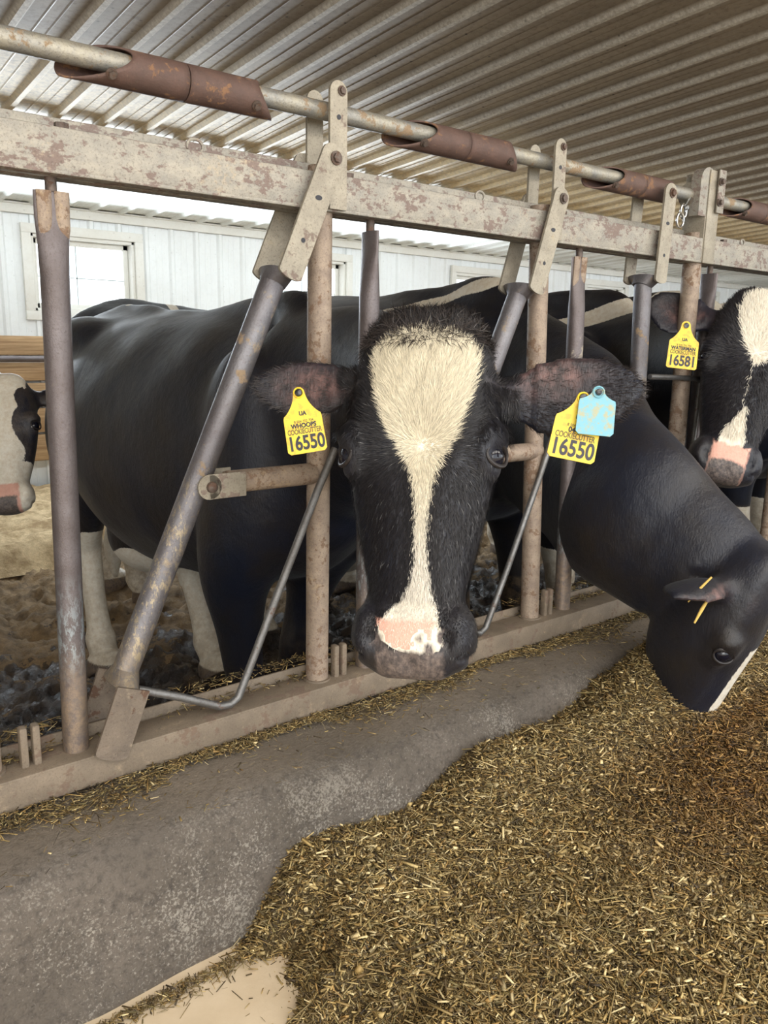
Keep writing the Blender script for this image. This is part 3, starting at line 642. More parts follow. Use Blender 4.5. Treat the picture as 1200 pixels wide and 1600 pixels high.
    for sg, (root, d, ln, wd, fc) in ears.items():
        ear_mesh(bm, H, sg, ln, wd, root, d, None, fc)
        rt = np.array(root); dd = norm(d)
        p0 = H.w(*(rt - dd * .05)); p1 = H.w(*(rt + dd * .035)); limb(bm, [(*p0, .036 * H.k, .036 * H.k), (*((p0 + p1) / 2), .031 * H.k, .030 * H.k), (*p1, .022 * H.k, .020 * H.k)], H.v, 12)
    bmesh.ops.recalc_face_normals(bm, faces=bm.faces)
    me = bpy.data.meshes.new('raw'); bm.to_mesh(me); bm.free()
    tmp = bpy.data.objects.new('raw', me); COL.objects.link(tmp)
    md = tmp.modifiers.new('r', 'REMESH'); md.mode = 'VOXEL'; md.voxel_size = voxel; md.adaptivity = 0
    md = tmp.modifiers.new('s', 'SMOOTH'); md.factor = .5; md.iterations = smooth
    dg = bpy.context.evaluated_depsgraph_get(); me2 = bpy.data.meshes.new_from_object(tmp.evaluated_get(dg)); bpy.data.objects.remove(tmp)
    N = len(me2.vertices); P = np.empty(N * 3); me2.vertices.foreach_get('co', P); P = P.reshape(-1, 3)
    # relax the trunk so that joints between muscles read as soft folds
    E_ = np.empty(len(me2.edges) * 2, dtype=np.int32); me2.edges.foreach_get('vertices', E_); E_ = E_.reshape(-1, 2)
    wt = np.clip((P[:, 2] - fz - .40) / .15, 0, 1) * np.clip((np.minimum(np.linalg.norm(P - H.w(0, .12, -.05), axis=1) - .34 * H.k, np.linalg.norm(P - H.w(0, .42, 0), axis=1) - .18 * H.k)) / .12, 0, 1) * .8
    deg = np.bincount(E_.ravel(), minlength=N).astype(float)
    for _ in range(int(min(60, (.058 / voxel) ** 2))):
        S_ = np.stack([np.bincount(E_[:, 0], P[E_[:, 1], a_], N) + np.bincount(E_[:, 1], P[E_[:, 0], a_], N) for a_ in range(3)], 1)
        P = P + wt[:, None] * (S_ / deg[:, None] - P)
    me2.vertices.foreach_set('co', P.ravel()); me2.update()
    NRM = np.empty(N * 3); me2.vertices.foreach_get('normal', NRM); NRM = NRM.reshape(-1, 3)
    u, v, n_ = H.loc(P); au = np.abs(u); near = ((au < .16) & (v > -.06) & (v < .56) & (n_ > -.2) & (n_ < .1))
    def G(cu, cv, cn, ru, rv, rn): return np.exp(-((au - cu) / ru) ** 2 - ((v - cv) / rv) ** 2 - ((n_ - cn) / rn) ** 2) * near
    d = np.zeros(N)
    d += -.012 * G(.118, .212, .014, .017, .014, .03)                 # eye socket
    d += .006 * G(.105, .178, .02, .03, .014, .03)                    # brow
    d += .004 * G(.118, .240, .01, .02, .008, .03)                    # lower lid
    d += -.006 * G(.085, .265, .035, .014, .03, .03)                  # tear hollow
    d += -.007 * G(.0, .13, .056, .035, .05, .03)                     # dished forehead
    d += -.008 * G(.070, .36, .02, .02, .07, .03)                     # side of the nose
    d += -.020 * G(.055, .474, .030, .011, .014, .018)                # nostrils
    d += .006 * G(.036, .442, .045, .012, .016, .02) + .004 * G(.066, .440, .03, .012, .02, .02)
    d += -.006 * G(.0, .505, .03, .012, .018, .02)
    d += -.008 * np.exp(-((v - .497) / .006) ** 2) * near * (n_ < .03) * (n_ > -.06) * (au > .03)   # mouth line
    bodyf = (~near) & (P[:, 2] > fz + .35)
    d += bodyf * (.0035 * np.sin(P[:, 1] * 13 + 2.2 * np.sin(P[:, 2] * 5 + P[:, 0] * 3)) * np.sin(P[:, 2] * 6 + 1.7 * np.sin(P[:, 1] * 4)) + .0028 * np.sin(P[:, 1] * 17 + P[:, 2] * 14 + 2.5 * np.sin(P[:, 2] * 7 + P[:, 0] * 5)) * (.5 + .5 * np.sin(P[:, 2] * 5 + 1)))
    P = P + NRM * (d * H.k)[:, None]
    me2.vertices.foreach_set('co', P.ravel()); me2.update()
    q = P - S; s_ = -(q @ F) / k; l_ = (q @ Lv) / k; z_ = q[:, 2] / k
    at = patt(dict(u=u, v=v, n=n_, s=s_, l=l_, z=z_, P=P, near=near, N=NRM @ H.n))
    for nm in ('white', 'pink', 'bare', 'inner', 'dirt'):
        a = me2.attributes.new(nm, 'FLOAT', 'POINT'); vals = at.get(nm); vals = np.full(N, -1.0) if vals is None else np.broadcast_to(vals, (N,))
        if nm in ('inner', 'dirt'): vals = np.clip(vals, 0, 1)
        a.data.foreach_set('value', np.ascontiguousarray(vals, dtype=np.float32))
    root = empty(name, (float(S[0]), float(S[1]), fz)); inv = Matrix.Translation(-Vector(root.location))
    tag(root, label, 'cow', 'black and white dairy cows')
    me2.name = 'body'; o = link('body', me2, 'coat', root); o.matrix_parent_inverse = inv
    if eyes:
        for sg in ((1, -1) if eyes is True else eyes):
            out = norm(H.u * sg * .80 + H.n * .60 - H.v * .05); tv = norm(H.v - out * (H.v @ out)); th = np.cross(out, tv); K_ = H.k
            c = H.w(sg * .1000, .212, .0090)
            bm = bmesh.new(); ellipsoid(bm, c, (H.u * .0205 * K_, H.v * .0200 * K_, H.n * .0205 * K_)); e = frombm('eye', bm, 'eye_dark', root); e.matrix_parent_inverse = inv
            c2 = c - out * .0016 * K_ + (norm(H.n) * .5 - H.u * sg * .8 + H.v * .25) * .0058 * K_; bm = bmesh.new(); ellipsoid(bm, c2, (H.u * .0186 * K_, H.v * .0180 * K_, H.n * .0186 * K_)); frombm('eye_white', bm, 'eye_white', e)
            for up_, a0, hh in ((1, -1, .0150), (0, 1, .0165)):
                bm = bmesh.new(); pts = []
                for q_ in np.linspace(0, math.pi, 13):
                    x_ = math.cos(q_) * .0215; y_ = a0 * math.sin(q_) * hh; r2 = .0225 ** 2 - (x_ * .85) ** 2 - y_ ** 2
                    pts.append(tuple(c + (th * x_ + tv * y_ + out * math.sqrt(max(r2, 2e-5))) * K_))
                tube(bm, pts, [(.0022 + (.0030 if up_ else .0012) * math.sin(q_)) * K_ for q_ in np.linspace(0, math.pi, 13)], 10); ld = frombm('eyelid', bm, 'lid', root); ld.matrix_parent_inverse = inv
    return dict(root=root, inv=inv, H=H, P=P, N=NRM, me=me2, at=at, body=o)

def strands(name, cow, mask, count, length, width, dirfn, colfn, seed=1):
    """short hairs rooted on the coat"""
    r = np.random.default_rng(seed); me = cow['me']; P = cow['P']; Nn = cow['N']
    F_ = np.empty(len(me.loops), dtype=np.int32); me.loops.foreach_get('vertex_index', F_)
    nl = np.empty(len(me.polygons), dtype=np.int32); me.polygons.foreach_get('loop_total', nl)
    F_ = F_.reshape(-1, 4) if (nl == 4).all() else None
    if F_ is None: return None
    fm = mask[F_].mean(1); A, B, C_ = P[F_[:, 0]], P[F_[:, 1]], P[F_[:, 3]]
    ar = np.linalg.norm(np.cross(B - A, C_ - A), axis=1) * fm; pr = ar / ar.sum()
    idx = r.choice(len(F_), count, p=pr); a, b_ = r.random(count)[:, None], r.random(count)[:, None]
    Q = P[F_[idx]]; root = (Q[:, 0] * (1 - a) + Q[:, 1] * a) * (1 - b_) + (Q[:, 3] * (1 - a) + Q[:, 2] * a) * b_
    nr = Nn[F_[idx, 0]]; H = cow['H']; u, v, n_ = H.loc(root)
    d, ln = dirfn(root, u, v, n_, nr, r); d = d - nr * np.sum(d * nr, 1)[:, None]
    d /= np.maximum(np.linalg.norm(d, axis=1), 1e-6)[:, None]
    ln = (ln * length * (.6 + .8 * r.random(count)))[:, None]
    s = np.cross(d, nr); s /= np.maximum(np.linalg.norm(s, axis=1), 1e-6)[:, None]; w_ = width * (.6 + .8 * r.random(count))[:, None]
    lift = (.22 + .25 * r.random(count))[:, None]
    p0 = root - nr * .001; p1 = root + d * ln * .5 + nr * ln * lift * .75; p2 = root + d * ln + nr * ln * lift
    V = np.empty((count, 5, 3)); V[:, 0] = p0 - s * w_; V[:, 1] = p0 + s * w_; V[:, 2] = p1 + s * w_ * .8; V[:, 3] = p1 - s * w_ * .8; V[:, 4] = p2
    me = bpy.data.meshes.new(name); me.vertices.add(count * 5); me.vertices.foreach_set('co', V.ravel())
    base = np.arange(count) * 5; L = np.empty((count, 7), dtype=np.int32)
    for i, k in enumerate((0, 1, 2, 3, 3, 2, 4)): L[:, i] = base + k
    me.loops.add(count * 7); me.loops.foreach_set('vertex_index', L.ravel()); me.polygons.add(count * 2)
    st = np.empty((count, 2), dtype=np.int32); st[:, 0] = np.arange(count) * 7; st[:, 1] = st[:, 0] + 4
    me.polygons.foreach_set('loop_start', st.ravel()); me.update(calc_edges=True)
    col = colfn(root, u, v, n_, r); CC = np.ones((count, 5, 4), dtype=np.float32); CC[:, :, :3] = col[:, None, :]
    ca = me.attributes.new('tint', 'FLOAT_COLOR', 'POINT'); ca.data.foreach_set('color', CC.ravel())
    o = link(name, me, 'hair', cow['root']); o.matrix_parent_inverse = cow['inv']; o['kind'] = 'stuff'; return o

def cam2w(px, py, z): return CAM + ROT @ np.array([(px - 600) / 1245.9 * z, (py - 800) / 1245.9 * z, z])
def camdir(x, y, z): return ROT @ np.array([x, y, z], float)

#### cow A, the one looking at us
HA = Head([-.056, -.436, 1.245], np.array(cam2w(643, 1062, 1.10)) - np.array(cam2w(668, 500, 1.19)), camdir(-.20, 0, -1.0), 1.0)
HA.o = np.array(cam2w(668, 503, 1.205)) - 0.0
if HA.u @ ROT[:, 0] < 0: HA.u = -HA.u
BL = np.array([  # v, left edge u, right edge u of the blaze
    (.034, -.002, .000), (.042, -.045, .052), (.062, -.067, .078), (.087, -.068, .078), (.117, -.063, .074), (.155, -.051, .062), (.183, -.039, .053), (.202, -.027, .046), (.216, -.018, .037), (.231, -.009, .031),
    (.25, -.005, .025), (.287, .001, .021), (.334, .002, .019), (.362, .004, .021), (.389, .0, .025), (.417, -.011, .031), (.436, -.029, .037), (.454, -.043, .041), (.468, -.046, .045), (.480, -.039, .047), (.493, -.015, .041), (.499, .011, .020), (.50, .014, .014)])
def blaze(u, v, tbl=BL):
    L_ = np.interp(v, tbl[:, 0], tbl[:, 1]); R_ = np.interp(v, tbl[:, 0], tbl[:, 2]); w = np.minimum(u - L_, R_ - u)
    return np.where((v < tbl[0, 0]) | (v > tbl[-1, 0]), -.05, w)
def jit(P, s, a):
    return a * np.sin(P[:, 0] * s + 1.3 * np.sin(P[:, 2] * s * .7)) * np.sin(P[:, 1] * s * 1.1 + P[:, 2] * s * .9 + 2)
def inner_ear(q, sgs=(1, -1)):
    au = np.abs(q['u']); return np.exp(-((au - .185) / .05) ** 2 - ((q['v'] - .085) / .028) ** 2) * (q['N'] > .3) * (q['n'] > -.15) * (q['v'] > 0) * 1.2
def pattA(q):
    white = np.where(q['near'] & (q['n'] > .0), blaze(q['u'], q['v']), -.05)
    s, l, z = q['s'], q['l'], q['z']
    body = ~q['near']
    legw = np.where(body & (s > .9), .54 - z + .02 * np.sin(s * 20), -.05)                       # white hind legs
    foot = np.where(body & (s < .9) & (s > -.4) & (np.abs(l) < .4), .17 - z, -.05)
    belly = np.where(body & (s > .75) & (s < 1.1) & (np.abs(l) < .12), .56 - z, -.05)
    stripe = np.where(body & (z > .5), .012 - np.abs(s - 1.44 + (z - .75) * .9) - .15 * (z > .80), -.05)
    tailh = np.where(body & (s > 1.25) & (z > 1.3), .02 - np.abs(s - 1.32) - 0 * z, -.05) - .02 * (l < -.02)
    white = np.maximum.reduce([white, legw, foot, belly, stripe * (l < 0) - .02 * (l > 0), tailh])
    hoof = np.where(body, .065 - z, -.05)
    pk = np.minimum(np.minimum(q['v'] - .446, .503 - q['v'] - 8 * (q['u'] - .005) ** 2), .045 - np.abs(q['u'] + .004) - .25 * np.maximum(0, q['u'] - .02)); pk = np.where(q['near'] & (q['n'] > .0), pk, -.05)
    sp = lambda cu, cv, r: r - np.hypot(q['u'] - cu, (q['v'] - cv) * .9)
    bare = np.where(q['near'] & (q['n'] > -.03), np.minimum(q['v'] - .489 - 0 * q['u'], .050 - np.abs(q['u'])), -.05)
    bare = np.maximum(bare, np.where(q['near'] & (q['n'] > 0), np.maximum.reduce([sp(.015, .474, .0085), sp(.029, .488, .0105), sp(.047, .472, .0125), sp(-.048, .478, .0125), sp(-.036, .49, .010)]), -.05))
    bare = np.maximum(bare, hoof); pk = np.where(bare > 0, -.05, pk); nost = q['near'] & (np.hypot(np.abs(q['u']) - .055, (q['v'] - .474) * .8) < .009); bare = np.where(nost, -.05, bare); pk = np.where(nost, -.05, pk); white = np.where(nost, -.05, white)
    return dict(white=white, pink=pk, bare=bare, inner=inner_ear(q), dirt=np.where(body & (z < .5), .5 * np.clip(1.1 - z * 2.2, 0, 1), .0))
earsA = {1: ((.100, .108, -.035), (1, -.02, .10), .215, .050, (-.15, .12, 1)), -1: ((-.098, .085, -.040), (-1, -.02, -.02), .190, .041, (.1, .12, 1))}
neckA = [(.05, -.28, 1.08, .10, .13), (.19, -.10, 1.07, .11, .165), (.29, .10, 1.07, .125, .20), (.34, .35, 1.03, .17, .27), (.34, .55, .98, .2, .3)]
cowA = build_cow('dairy_cow', 'black cow facing the camera with a white blaze, pink nose and tags numbered 16550', HA, (.35, .52), (-0.030, -1), FZ, neckA, pattA, voxel=.0068, ears=earsA, size=1.10,
                 legs={'fl': (0.34, -.07), 'fr': (.08, .0), 'hr': (-.12, .02), 'hl': (-.42, 0)}, smooth=4)
def dirA(root, u, v, n_, nr, r):
    H = HA; cv = .212; dv = v - cv
    du2 = (u - .008) * np.exp(-np.maximum(0, dv) / .05); dv2 = dv + .004
    poll = v < .035
    d = du2[:, None] * H.u + dv2[:, None] * H.v
    side = np.abs(u) > .085
    d = np.where(side[:, None] & (v > .1)[:, None], H.v * .10 + H.u * (np.sign(u) * .015)[:, None], d)
    d /= np.maximum(np.linalg.norm(d, axis=1), 1e-6)[:, None]
    wv = np.sin(u * 190 + v * 60) * .25
    d = d + H.u * (wv * (v < .15))[:, None] + r.normal(0, .16, root.shape)
    ln = np.where(poll, 1.9, np.where(v < .2, 1.15, .8)); ln = np.where(v > .42, .35, ln) * np.clip(np.hypot(u - .008, v - .212) / .022, .7, 1); d = d + r.normal(0, .5, root.shape) * (np.hypot(u - .008, v - .212) < .010)[:, None]
    return d, ln
def colA(root, u, v, n_, r):
    N = len(u); w = (blaze(u, v) + r.normal(0, .0022, N) > 0) & (n_ > 0)
    g = r.random(N)[:, None]; low = np.clip((v - .25) / .12, 0, 1)[:, None]
    wc = (np.array([.78, .70, .53]) * (1 - low) + np.array([.80, .74, .64]) * low) * (.55 + .5 * g)
    bc = np.array([.0105, .0095, .011]) * (.6 + 1.4 * g) + (r.random(N)[:, None] > .985) * .12
    return np.where(w[:, None], wc, bc)
nearA = cowA['at']; uA, vA, nA = HA.loc(cowA['P'])
maskA = ((np.abs(uA) < .135) & (vA > -.035) & (vA < .50) & (nA > -.05) & (cowA['at']['bare'] < -.002)).astype(float) * np.where(cowA['at']['pink'] > 0, .12, 1)
maskA *= 1.0 - .92 * (np.hypot(np.abs(uA) - .112, vA - .212) < .028)
maskA *= np.where(blaze(uA, vA) > -.012, 3.2, 1.0)
strands('coat_hair', cowA, maskA, 70000, .0125, .00033, dirA, colA)
maskP = ((np.abs(uA) < .098) & (vA > -.045) & (vA < .046) & (nA > -.09)).astype(float)
def dirP(root, u, v, n_, nr, r):
    d = HA.u * (u * 9)[:, None] + HA.v * (-.6 + 18 * np.maximum(0, v - .012))[:, None] + HA.n * .3 + r.normal(0, .35, root.shape); return d, np.ones(len(u))
def colP(root, u, v, n_, r): g = r.random(len(u))[:, None]; return np.array([.03, .024, .022]) * (.4 + 1.6 * g) + (g > .975) * .10
strands('forelock', cowA, maskP, 9000, .024, .00045, dirP, colP, 3)
eA = np.hypot(1, 1)
maskE = ((np.abs(uA) > .10) & (np.abs(uA) < .33) & (vA > -.03) & (vA < .19) & (nA > -.20) & (nA < .12) & ~((vA > .13) & (np.abs(uA) < .14))).astype(float) * np.where(cowA['at']['inner'] > .25, .12, 1)
def dirE(root, u, v, n_, nr, r):
    return HA.u * np.sign(u)[:, None] + HA.v * ((v - .08) * 6)[:, None] + r.normal(0, .3, root.shape), np.ones(len(u))
strands('ear_hair', cowA, maskE, 9000, .012, .0003, dirE, lambda root, u, v, n_, r: np.array([.02, .016, .016]) * (.5 + 1.8 * r.random(len(u))[:, None]), 5)

#### cow B, eating with its head down
oB = np.array(cam2w(1214, 868, 1.80)); mB = np.array(cam2w(1088, 1096, 1.95))
HB = Head(oB, mB - oB, camdir(.78, .40, -.56), 1.08)
def pattB(q):
    u, v, n = q['u'], q['v'], q['n']
    w = np.where(q['near'] & (n > .0), np.minimum(.042 + .03 * (v > .4) - np.abs(u - .0), v - .2), -.05)
    w = np.maximum(w, np.where(q['near'] & (v > .425 + .3 * np.maximum(0, -n)) & (n > -.03), .05 + (v - .40) * .5 - np.abs(u), -.05))
    throat = np.where(~q['near'] & (q['P'][:, 1] < .3), -.02 + 0 * u, -.05)
    band = np.where(~q['near'] & (q['s'] > -.05) & (q['s'] < .6) & (q['z'] > 1.2), .020 - np.abs(q['z'] - (1.315 + (.42 - q['s']) * .27) - jit(q['P'], 30, .006)), -.05); throat = np.maximum(throat, band)
    leg = np.where(~q['near'], np.where(q['s'] > .55, .66, .14) - q['z'], -.05)
    return dict(white=np.maximum.reduce([w, throat, leg]), pink=np.where(q['near'] & (n > 0), np.minimum(v - .475, .03 - np.abs(u)), -.05), bare=np.where(~q['near'], .065 - q['z'], -.05), inner=inner_ear(q), dirt=np.where(q['z'] < .45, .5, 0))
neckB = [tuple(cam2w(1112, 905, 1.92)) + (.115, .155), tuple(cam2w(1040, 848, 2.0)) + (.12, .195), tuple(cam2w(965, 785, 2.10)) + (.13, .235), (1.10, .26, .92, .16, .30), (1.25, .62, 1.0, .2, .33)]
cowB = build_cow('dairy_cow', 'black cow reaching through the fence with its head down in the feed', HB, (1.27, .62), (0.03, -1), FZ, neckB, pattB, voxel=.011, size=1.17, legs={'hr': (-.30, .10), 'hl': (-.1, 0)}, udder=(.98, .52, .24, .27, .25),
                 ears={-1: ((-.095, .09, -.05), (-1, .1, -.3), .17, .05, (0, 1, .3)), 1: ((.095, .09, -.06), (.75, .55, -.5), .15, .045, (.5, .3, .5))})
#### cow C, tag 16581
oC = np.array(cam2w(1198, 462, 2.28)); mC = np.array(cam2w(1118, 775, 2.16))
HC = Head(oC, mC - oC, camdir(-.18, -.10, -1), 1.10)
BLC = np.array([(.0, -.02, .06), (.03, -.055, .08), (.08, -.062, .08), (.13, -.05, .07), (.17, -.035, .05), (.205, -.012, .03), (.225, .0, .006), (.226, -.001, -.001), (.33, -.001, -.001), (.335, .004, .012), (.37, -.012, .016), (.40, -.028, .024), (.43, -.035, .028), (.46, -.03, .02), (.48, -.01, .01)])
def pattC(q):
    w = np.where(q['near'] & (q['n'] > -.01), blaze(q['u'], q['v'], BLC), -.05)
    s, l, z = q['s'], q['l'], q['z']
    body = np.where(~q['near'], np.maximum(np.where(s > -.1, .035 - np.abs(z - 1.325 + .35 * (s - .05)), -.05), .5 - z), -.05)
    pk = np.where(q['near'] & (q['n'] > 0), np.minimum(q['v'] - .435 - jit(q['P'], 90, .008), .046 - np.abs(q['u'])), -.05)
    return dict(white=np.maximum(w, body), pink=pk, bare=np.maximum(np.where(q['near'] & (q['n'] > 0), np.minimum(q['v'] - .478 - 3 * q['u'] ** 2, .046 - np.abs(q['u'])), -.05), np.where(~q['near'], .065 - z, -.05)), inner=inner_ear(q), dirt=np.where(z < .45, .5, 0))
neckC = [(1.64, .02, 1.16, .10, .15), (1.75, .2, 1.14, .12, .19), (1.88, .45, 1.07, .18, .28), (1.92, .75, 1.0, .2, .3)]
cowC = build_cow('dairy_cow', 'cow at the right edge with a broad white forehead and the tag numbered 16581', HC, (1.93, .66), (0, -1), FZ, neckC, pattC, voxel=.010, size=1.17,
                 ears={1: ((.095, .08, -.05), (1, 0, -.1), .18, .05, (0, 0, 1)), -1: ((-.10, .08, -.04), (-1, -.06, .0), .185, .056, (.1, .1, 1))})
uC, vC, nC = HC.loc(cowC['P'])
def dirC(root, u, v, n_, nr, r):
    d = u[:, None] * HC.u + (v - .19)[:, None] * HC.v; d /= np.maximum(np.linalg.norm(d, axis=1), 1e-6)[:, None]; return d + r.normal(0, .25, root.shape), np.ones(len(u))
def colC(root, u, v, n_, r):
    w = (blaze(u, v, BLC) + r.normal(0, .0025, len(u)) > 0); g = r.random(len(u))[:, None]
    return np.where(w[:, None], np.array([.86, .80, .68]) * (.7 + .35 * g), np.array([.014, .0125, .015]) * (.6 + 1.3 * g))
mC_ = ((np.abs(uC) < .12) & (vC > -.03) & (vC < .42) & (nC > 0)).astype(float)
strands('coat_hair', cowC, mC_, 16000, .014, .0006, dirC, colC, 9)
#### cow D, pale face low on the left
oD = np.array(cam2w(2, 588, 3.05)); mD = np.array(cam2w(14, 797, 2.92))
HD = Head(oD, mD - oD, camdir(.22, .05, -1), 1.04)
def pattD(q):
    u, v, n = q['u'], q['v'], q['n']
    blk = np.maximum.reduce([.062 - np.hypot(u - .10, (v - .21) * .75), np.where(v > .07, np.minimum(u - .062 - .012 * np.sin(v * 45), .345 - v), -.05), np.minimum(u - .085, .06 - v + .04)])
    blk = np.maximum(blk, .05 - np.hypot(u + .10, (v - .21)))
    w = np.where(q['near'], -blk, np.where(q['s'] < -.1, .05, jit(q['P'], 4, .1)))
    pk = np.where(q['near'] & (n > -.02), np.minimum(v - .43, .05 - np.abs(u)), -.05); bare = np.where(q['near'] & (n > -.02), np.minimum(v - .475, .04 - np.abs(u)), -.05)
    return dict(white=w, pink=pk, bare=bare, dirt=.15 + 0 * u)
neckD = [(-.16, 2.20, .98, .10, .14), (-.20, 2.45, 1.02, .12, .18), (-.25, 2.75, 1.0, .18, .27), (-.25, 2.95, .96, .2, .3)]
cowD = build_cow('dairy_cow', 'cow with a mostly white face and a black eye patch at the left edge', HD, (-.25, 2.85), (0, -1), FZ, neckD, pattD, voxel=.014)
#### cows standing behind
def simple_cow(label, x, y, head, zoff, patt, up_=.0, size=1.0, legs=None, voxel=.018):
    F = norm([head[0], head[1], 0]); S = np.array([x, y, FZ + zoff])
    S0 = S; o = S + F * .62 * size + np.array([0, 0, (1.18 + up_) * size]); Hh = Head(o, F * .45 + np.array([0, 0, -.9]), F + np.array([0, 0, .3]), 1.0)
    nk = [tuple(S + F * .42 + np.array([0, 0, 1.12 + up_ * .8])) + (.10, .15), tuple(S + F * .2 + np.array([0, 0, 1.10 + up_ * .4])) + (.13, .21), tuple(S - F * .05 + np.array([0, 0, 1.02])) + (.18, .28), tuple(S - F * .25 + np.array([0, 0, .98])) + (.2, .3)]
    return build_cow('dairy_cow', label, Hh, (x, y), tuple(F[:2]), FZ + zoff, nk, patt, voxel=voxel, size=size, legs=legs, eyes=True)
def pE(q): return dict(white=np.maximum(np.where(q['s'] > 1.0, .03 - np.abs(q['s'] - 1.15 - .3 * (1.3 - q['z'])), -.05), .7 - q['z']), bare=.065 - q['z'], dirt=np.where(q['z'] < .5, .6, 0))
simple_cow('far cow standing crosswise, its white legs showing under the belly of the nearest cow', 2.22, 3.2, (1, .2), .02, pE, size=1.13)
def pG(q): return dict(white=np.maximum(.17 - np.hypot(q['s'] - .10, (q['z'] - 1.33) * 1.3), .55 - q['z']), bare=.065 - q['z'], dirt=np.where(q['z'] < .5, .4, 0))
simple_cow('black cow with a big white shoulder patch behind the upright lock arm', 2.62, .68, (.1, -1), 0.0, pG, size=1.19)
def pI(q): return dict(white=np.maximum(.06 - np.abs(q['s'] - .3), .5 - q['z']), bare=.065 - q['z'], dirt=np.where(q['z'] < .5, .4, 0))
simple_cow('mostly black cow far down the fence line at the right edge', 3.45, .7, (.1, -1), 0.0, pI, size=1.19)

# ------------------------------------------------------------------ ear tags
def tag_outline(w, h, neck_w, body_h, r=.004):
    pts = []; hw = w / 2
    pts += [(-hw + r, 0), (hw - r, 0), (hw, r), (hw * .97, body_h - .004), (hw * .93, body_h)]
    for k in range(1, 8):
        t = k / 8; pts.append((hw * .93 + (neck_w - hw * .93) * (1 - (1 - t) ** 1.7), body_h + (h - neck_w - body_h) * t ** 1.15))
    for k in range(9):
        a = math.pi * k / 8; pts.append((neck_w * math.cos(a), h - neck_w + neck_w * math.sin(a)))
    left = [(-x, y) for x, y in pts[4:12]][::-1]
    return pts + left + [(-hw * .97, body_h - .004), (-hw, r)]
def ear_tag(label, origin, right, upv, w, h, material, body_h, texts, button='button_black', nw=.0085, btn_r=.0055):
    """origin: world point of the button"""
    R_ = norm(right); U = norm(np.array(upv) - R_ * (np.array(upv) @ R_)); N_ = np.cross(R_, U)
    e = empty('ear_tag', tuple(origin)); e.rotation_mode = 'QUATERNION'
    e.rotation_quaternion = Matrix(((R_[0], U[0], N_[0]), (R_[1], U[1], N_[1]), (R_[2], U[2], N_[2]))).to_quaternion()
    tag(e, label, 'ear tag', 'plastic ear tags')
    oy = -(h - nw); pts = tag_outline(w, h, nw, body_h); bm = bmesh.new(); T = .0014
    fr = [bm.verts.new((x, y + oy, T)) for x, y in pts]; bk = [bm.verts.new((x, y + oy, -T)) for x, y in pts]
    bm.faces.new(fr); bm.faces.new(bk[::-1]); K = len(pts)
    for i in range(K): bm.faces.new((fr[i], bk[i], bk[(i + 1) % K], fr[(i + 1) % K]))
    frombm('tag_panel', bm, material, e)
    bm = bmesh.new(); ring_pts = [(.0070 * math.cos(a), .0070 * math.sin(a), T + .0006) for a in np.linspace(0, 2 * math.pi, 21)]; tube(bm, ring_pts, .0013, 8, cap=False); frombm('collar', bm, material, e)
    bm = bmesh.new(); tube(bm, [(0, 0, -.006), (0, 0, T + .001), (0, 0, T + .0035), (0, 0, T + .0045)], [btn_r, btn_r, btn_r * .9, btn_r * .3], 18); frombm('button', bm, button, e)
    for (tx, x, y, sz, mt, bold, sxy) in texts:
        cu = bpy.data.curves.new('lettering', 'FONT'); cu.body = tx; cu.size = sz; cu.align_x = 'CENTER'; cu.align_y = 'CENTER'; cu.extrude = .0002; cu.offset = bold
        to = bpy.data.objects.new('lettering_raw', cu); COL.objects.link(to); dg = bpy.context.evaluated_depsgraph_get(); me = bpy.data.meshes.new_from_object(to.evaluated_get(dg)); bpy.data.objects.remove(to)
        me.name = 'lettering'; me.transform(Matrix.Translation((x, y + oy, T + .0004)) @ Matrix.Diagonal((sxy, 1, 1, 1))); me.materials.clear(); link('lettering', me, mt, e, smooth=False)
    return e
def yellow(num, name_, w, h, extra='COOKIECUTTER'):
    return [(num, 0, .0145, .0290 * w / .058, 'ink_black', .0008, .76), (extra, 0, .0320, .0105 * w / .058, 'ink_faint', .00022, .64), (name_, 0, .0402, .0092 * w / .058, 'ink_black', .0004, .92),
            ('8 504 702 704', .001, .0465, .0055, 'ink_faint', .0, .9), ('UA', .001, .058, .0085, 'ink_black', .0004, .9)]
def cam_tag(px, py, z, tilt):  # tags hang facing the alley
    a = math.radians(tilt); return cam2w(px, py, z), camdir(math.cos(a), math.sin(a), -.05), camdir(math.sin(a), -math.cos(a), 0)
o_, r_, u_ = cam_tag(466.5, 614, 1.165, -9)
ear_tag('yellow plastic ear tag 16550 with the handwritten word WHOOPS in the left ear seen here', o_, r_, u_, .058, .097, 'tag_yellow', .056, yellow('16550', 'WHOOPS', .058, .097))
o_, r_, u_ = cam_tag(911, 622, 1.075, 12)
ear_tag('orange yellow ear tag 16550 hanging half behind the pale blue tag', o_, r_, u_, .064, .094, 'tag_yellow', .058, yellow('16550', '04-17', .062, .094))
o_, r_, u_ = cam_tag(935, 613, 1.062, 6)
ear_tag('pale blue blank ear tag with brown smears hanging over the yellow one', o_, r_, u_, .050, .066, 'tag_blue', .047, [], nw=.0085, btn_r=.0045)
o_, r_, u_ = cam_tag(1072, 509, 2.10, 7)
ear_tag('yellow ear tag 16581 in the ear of the cow at the right edge', o_, r_, u_, .079, .126, 'tag_yellow', .074, [(t[0], t[1], t[2] * 1.32, t[3] * 1.32, t[4], t[5] * 1.3, t[6]) for t in yellow('16581', 'WATERMAN', .058, .097)], nw=.012, btn_r=.0075)

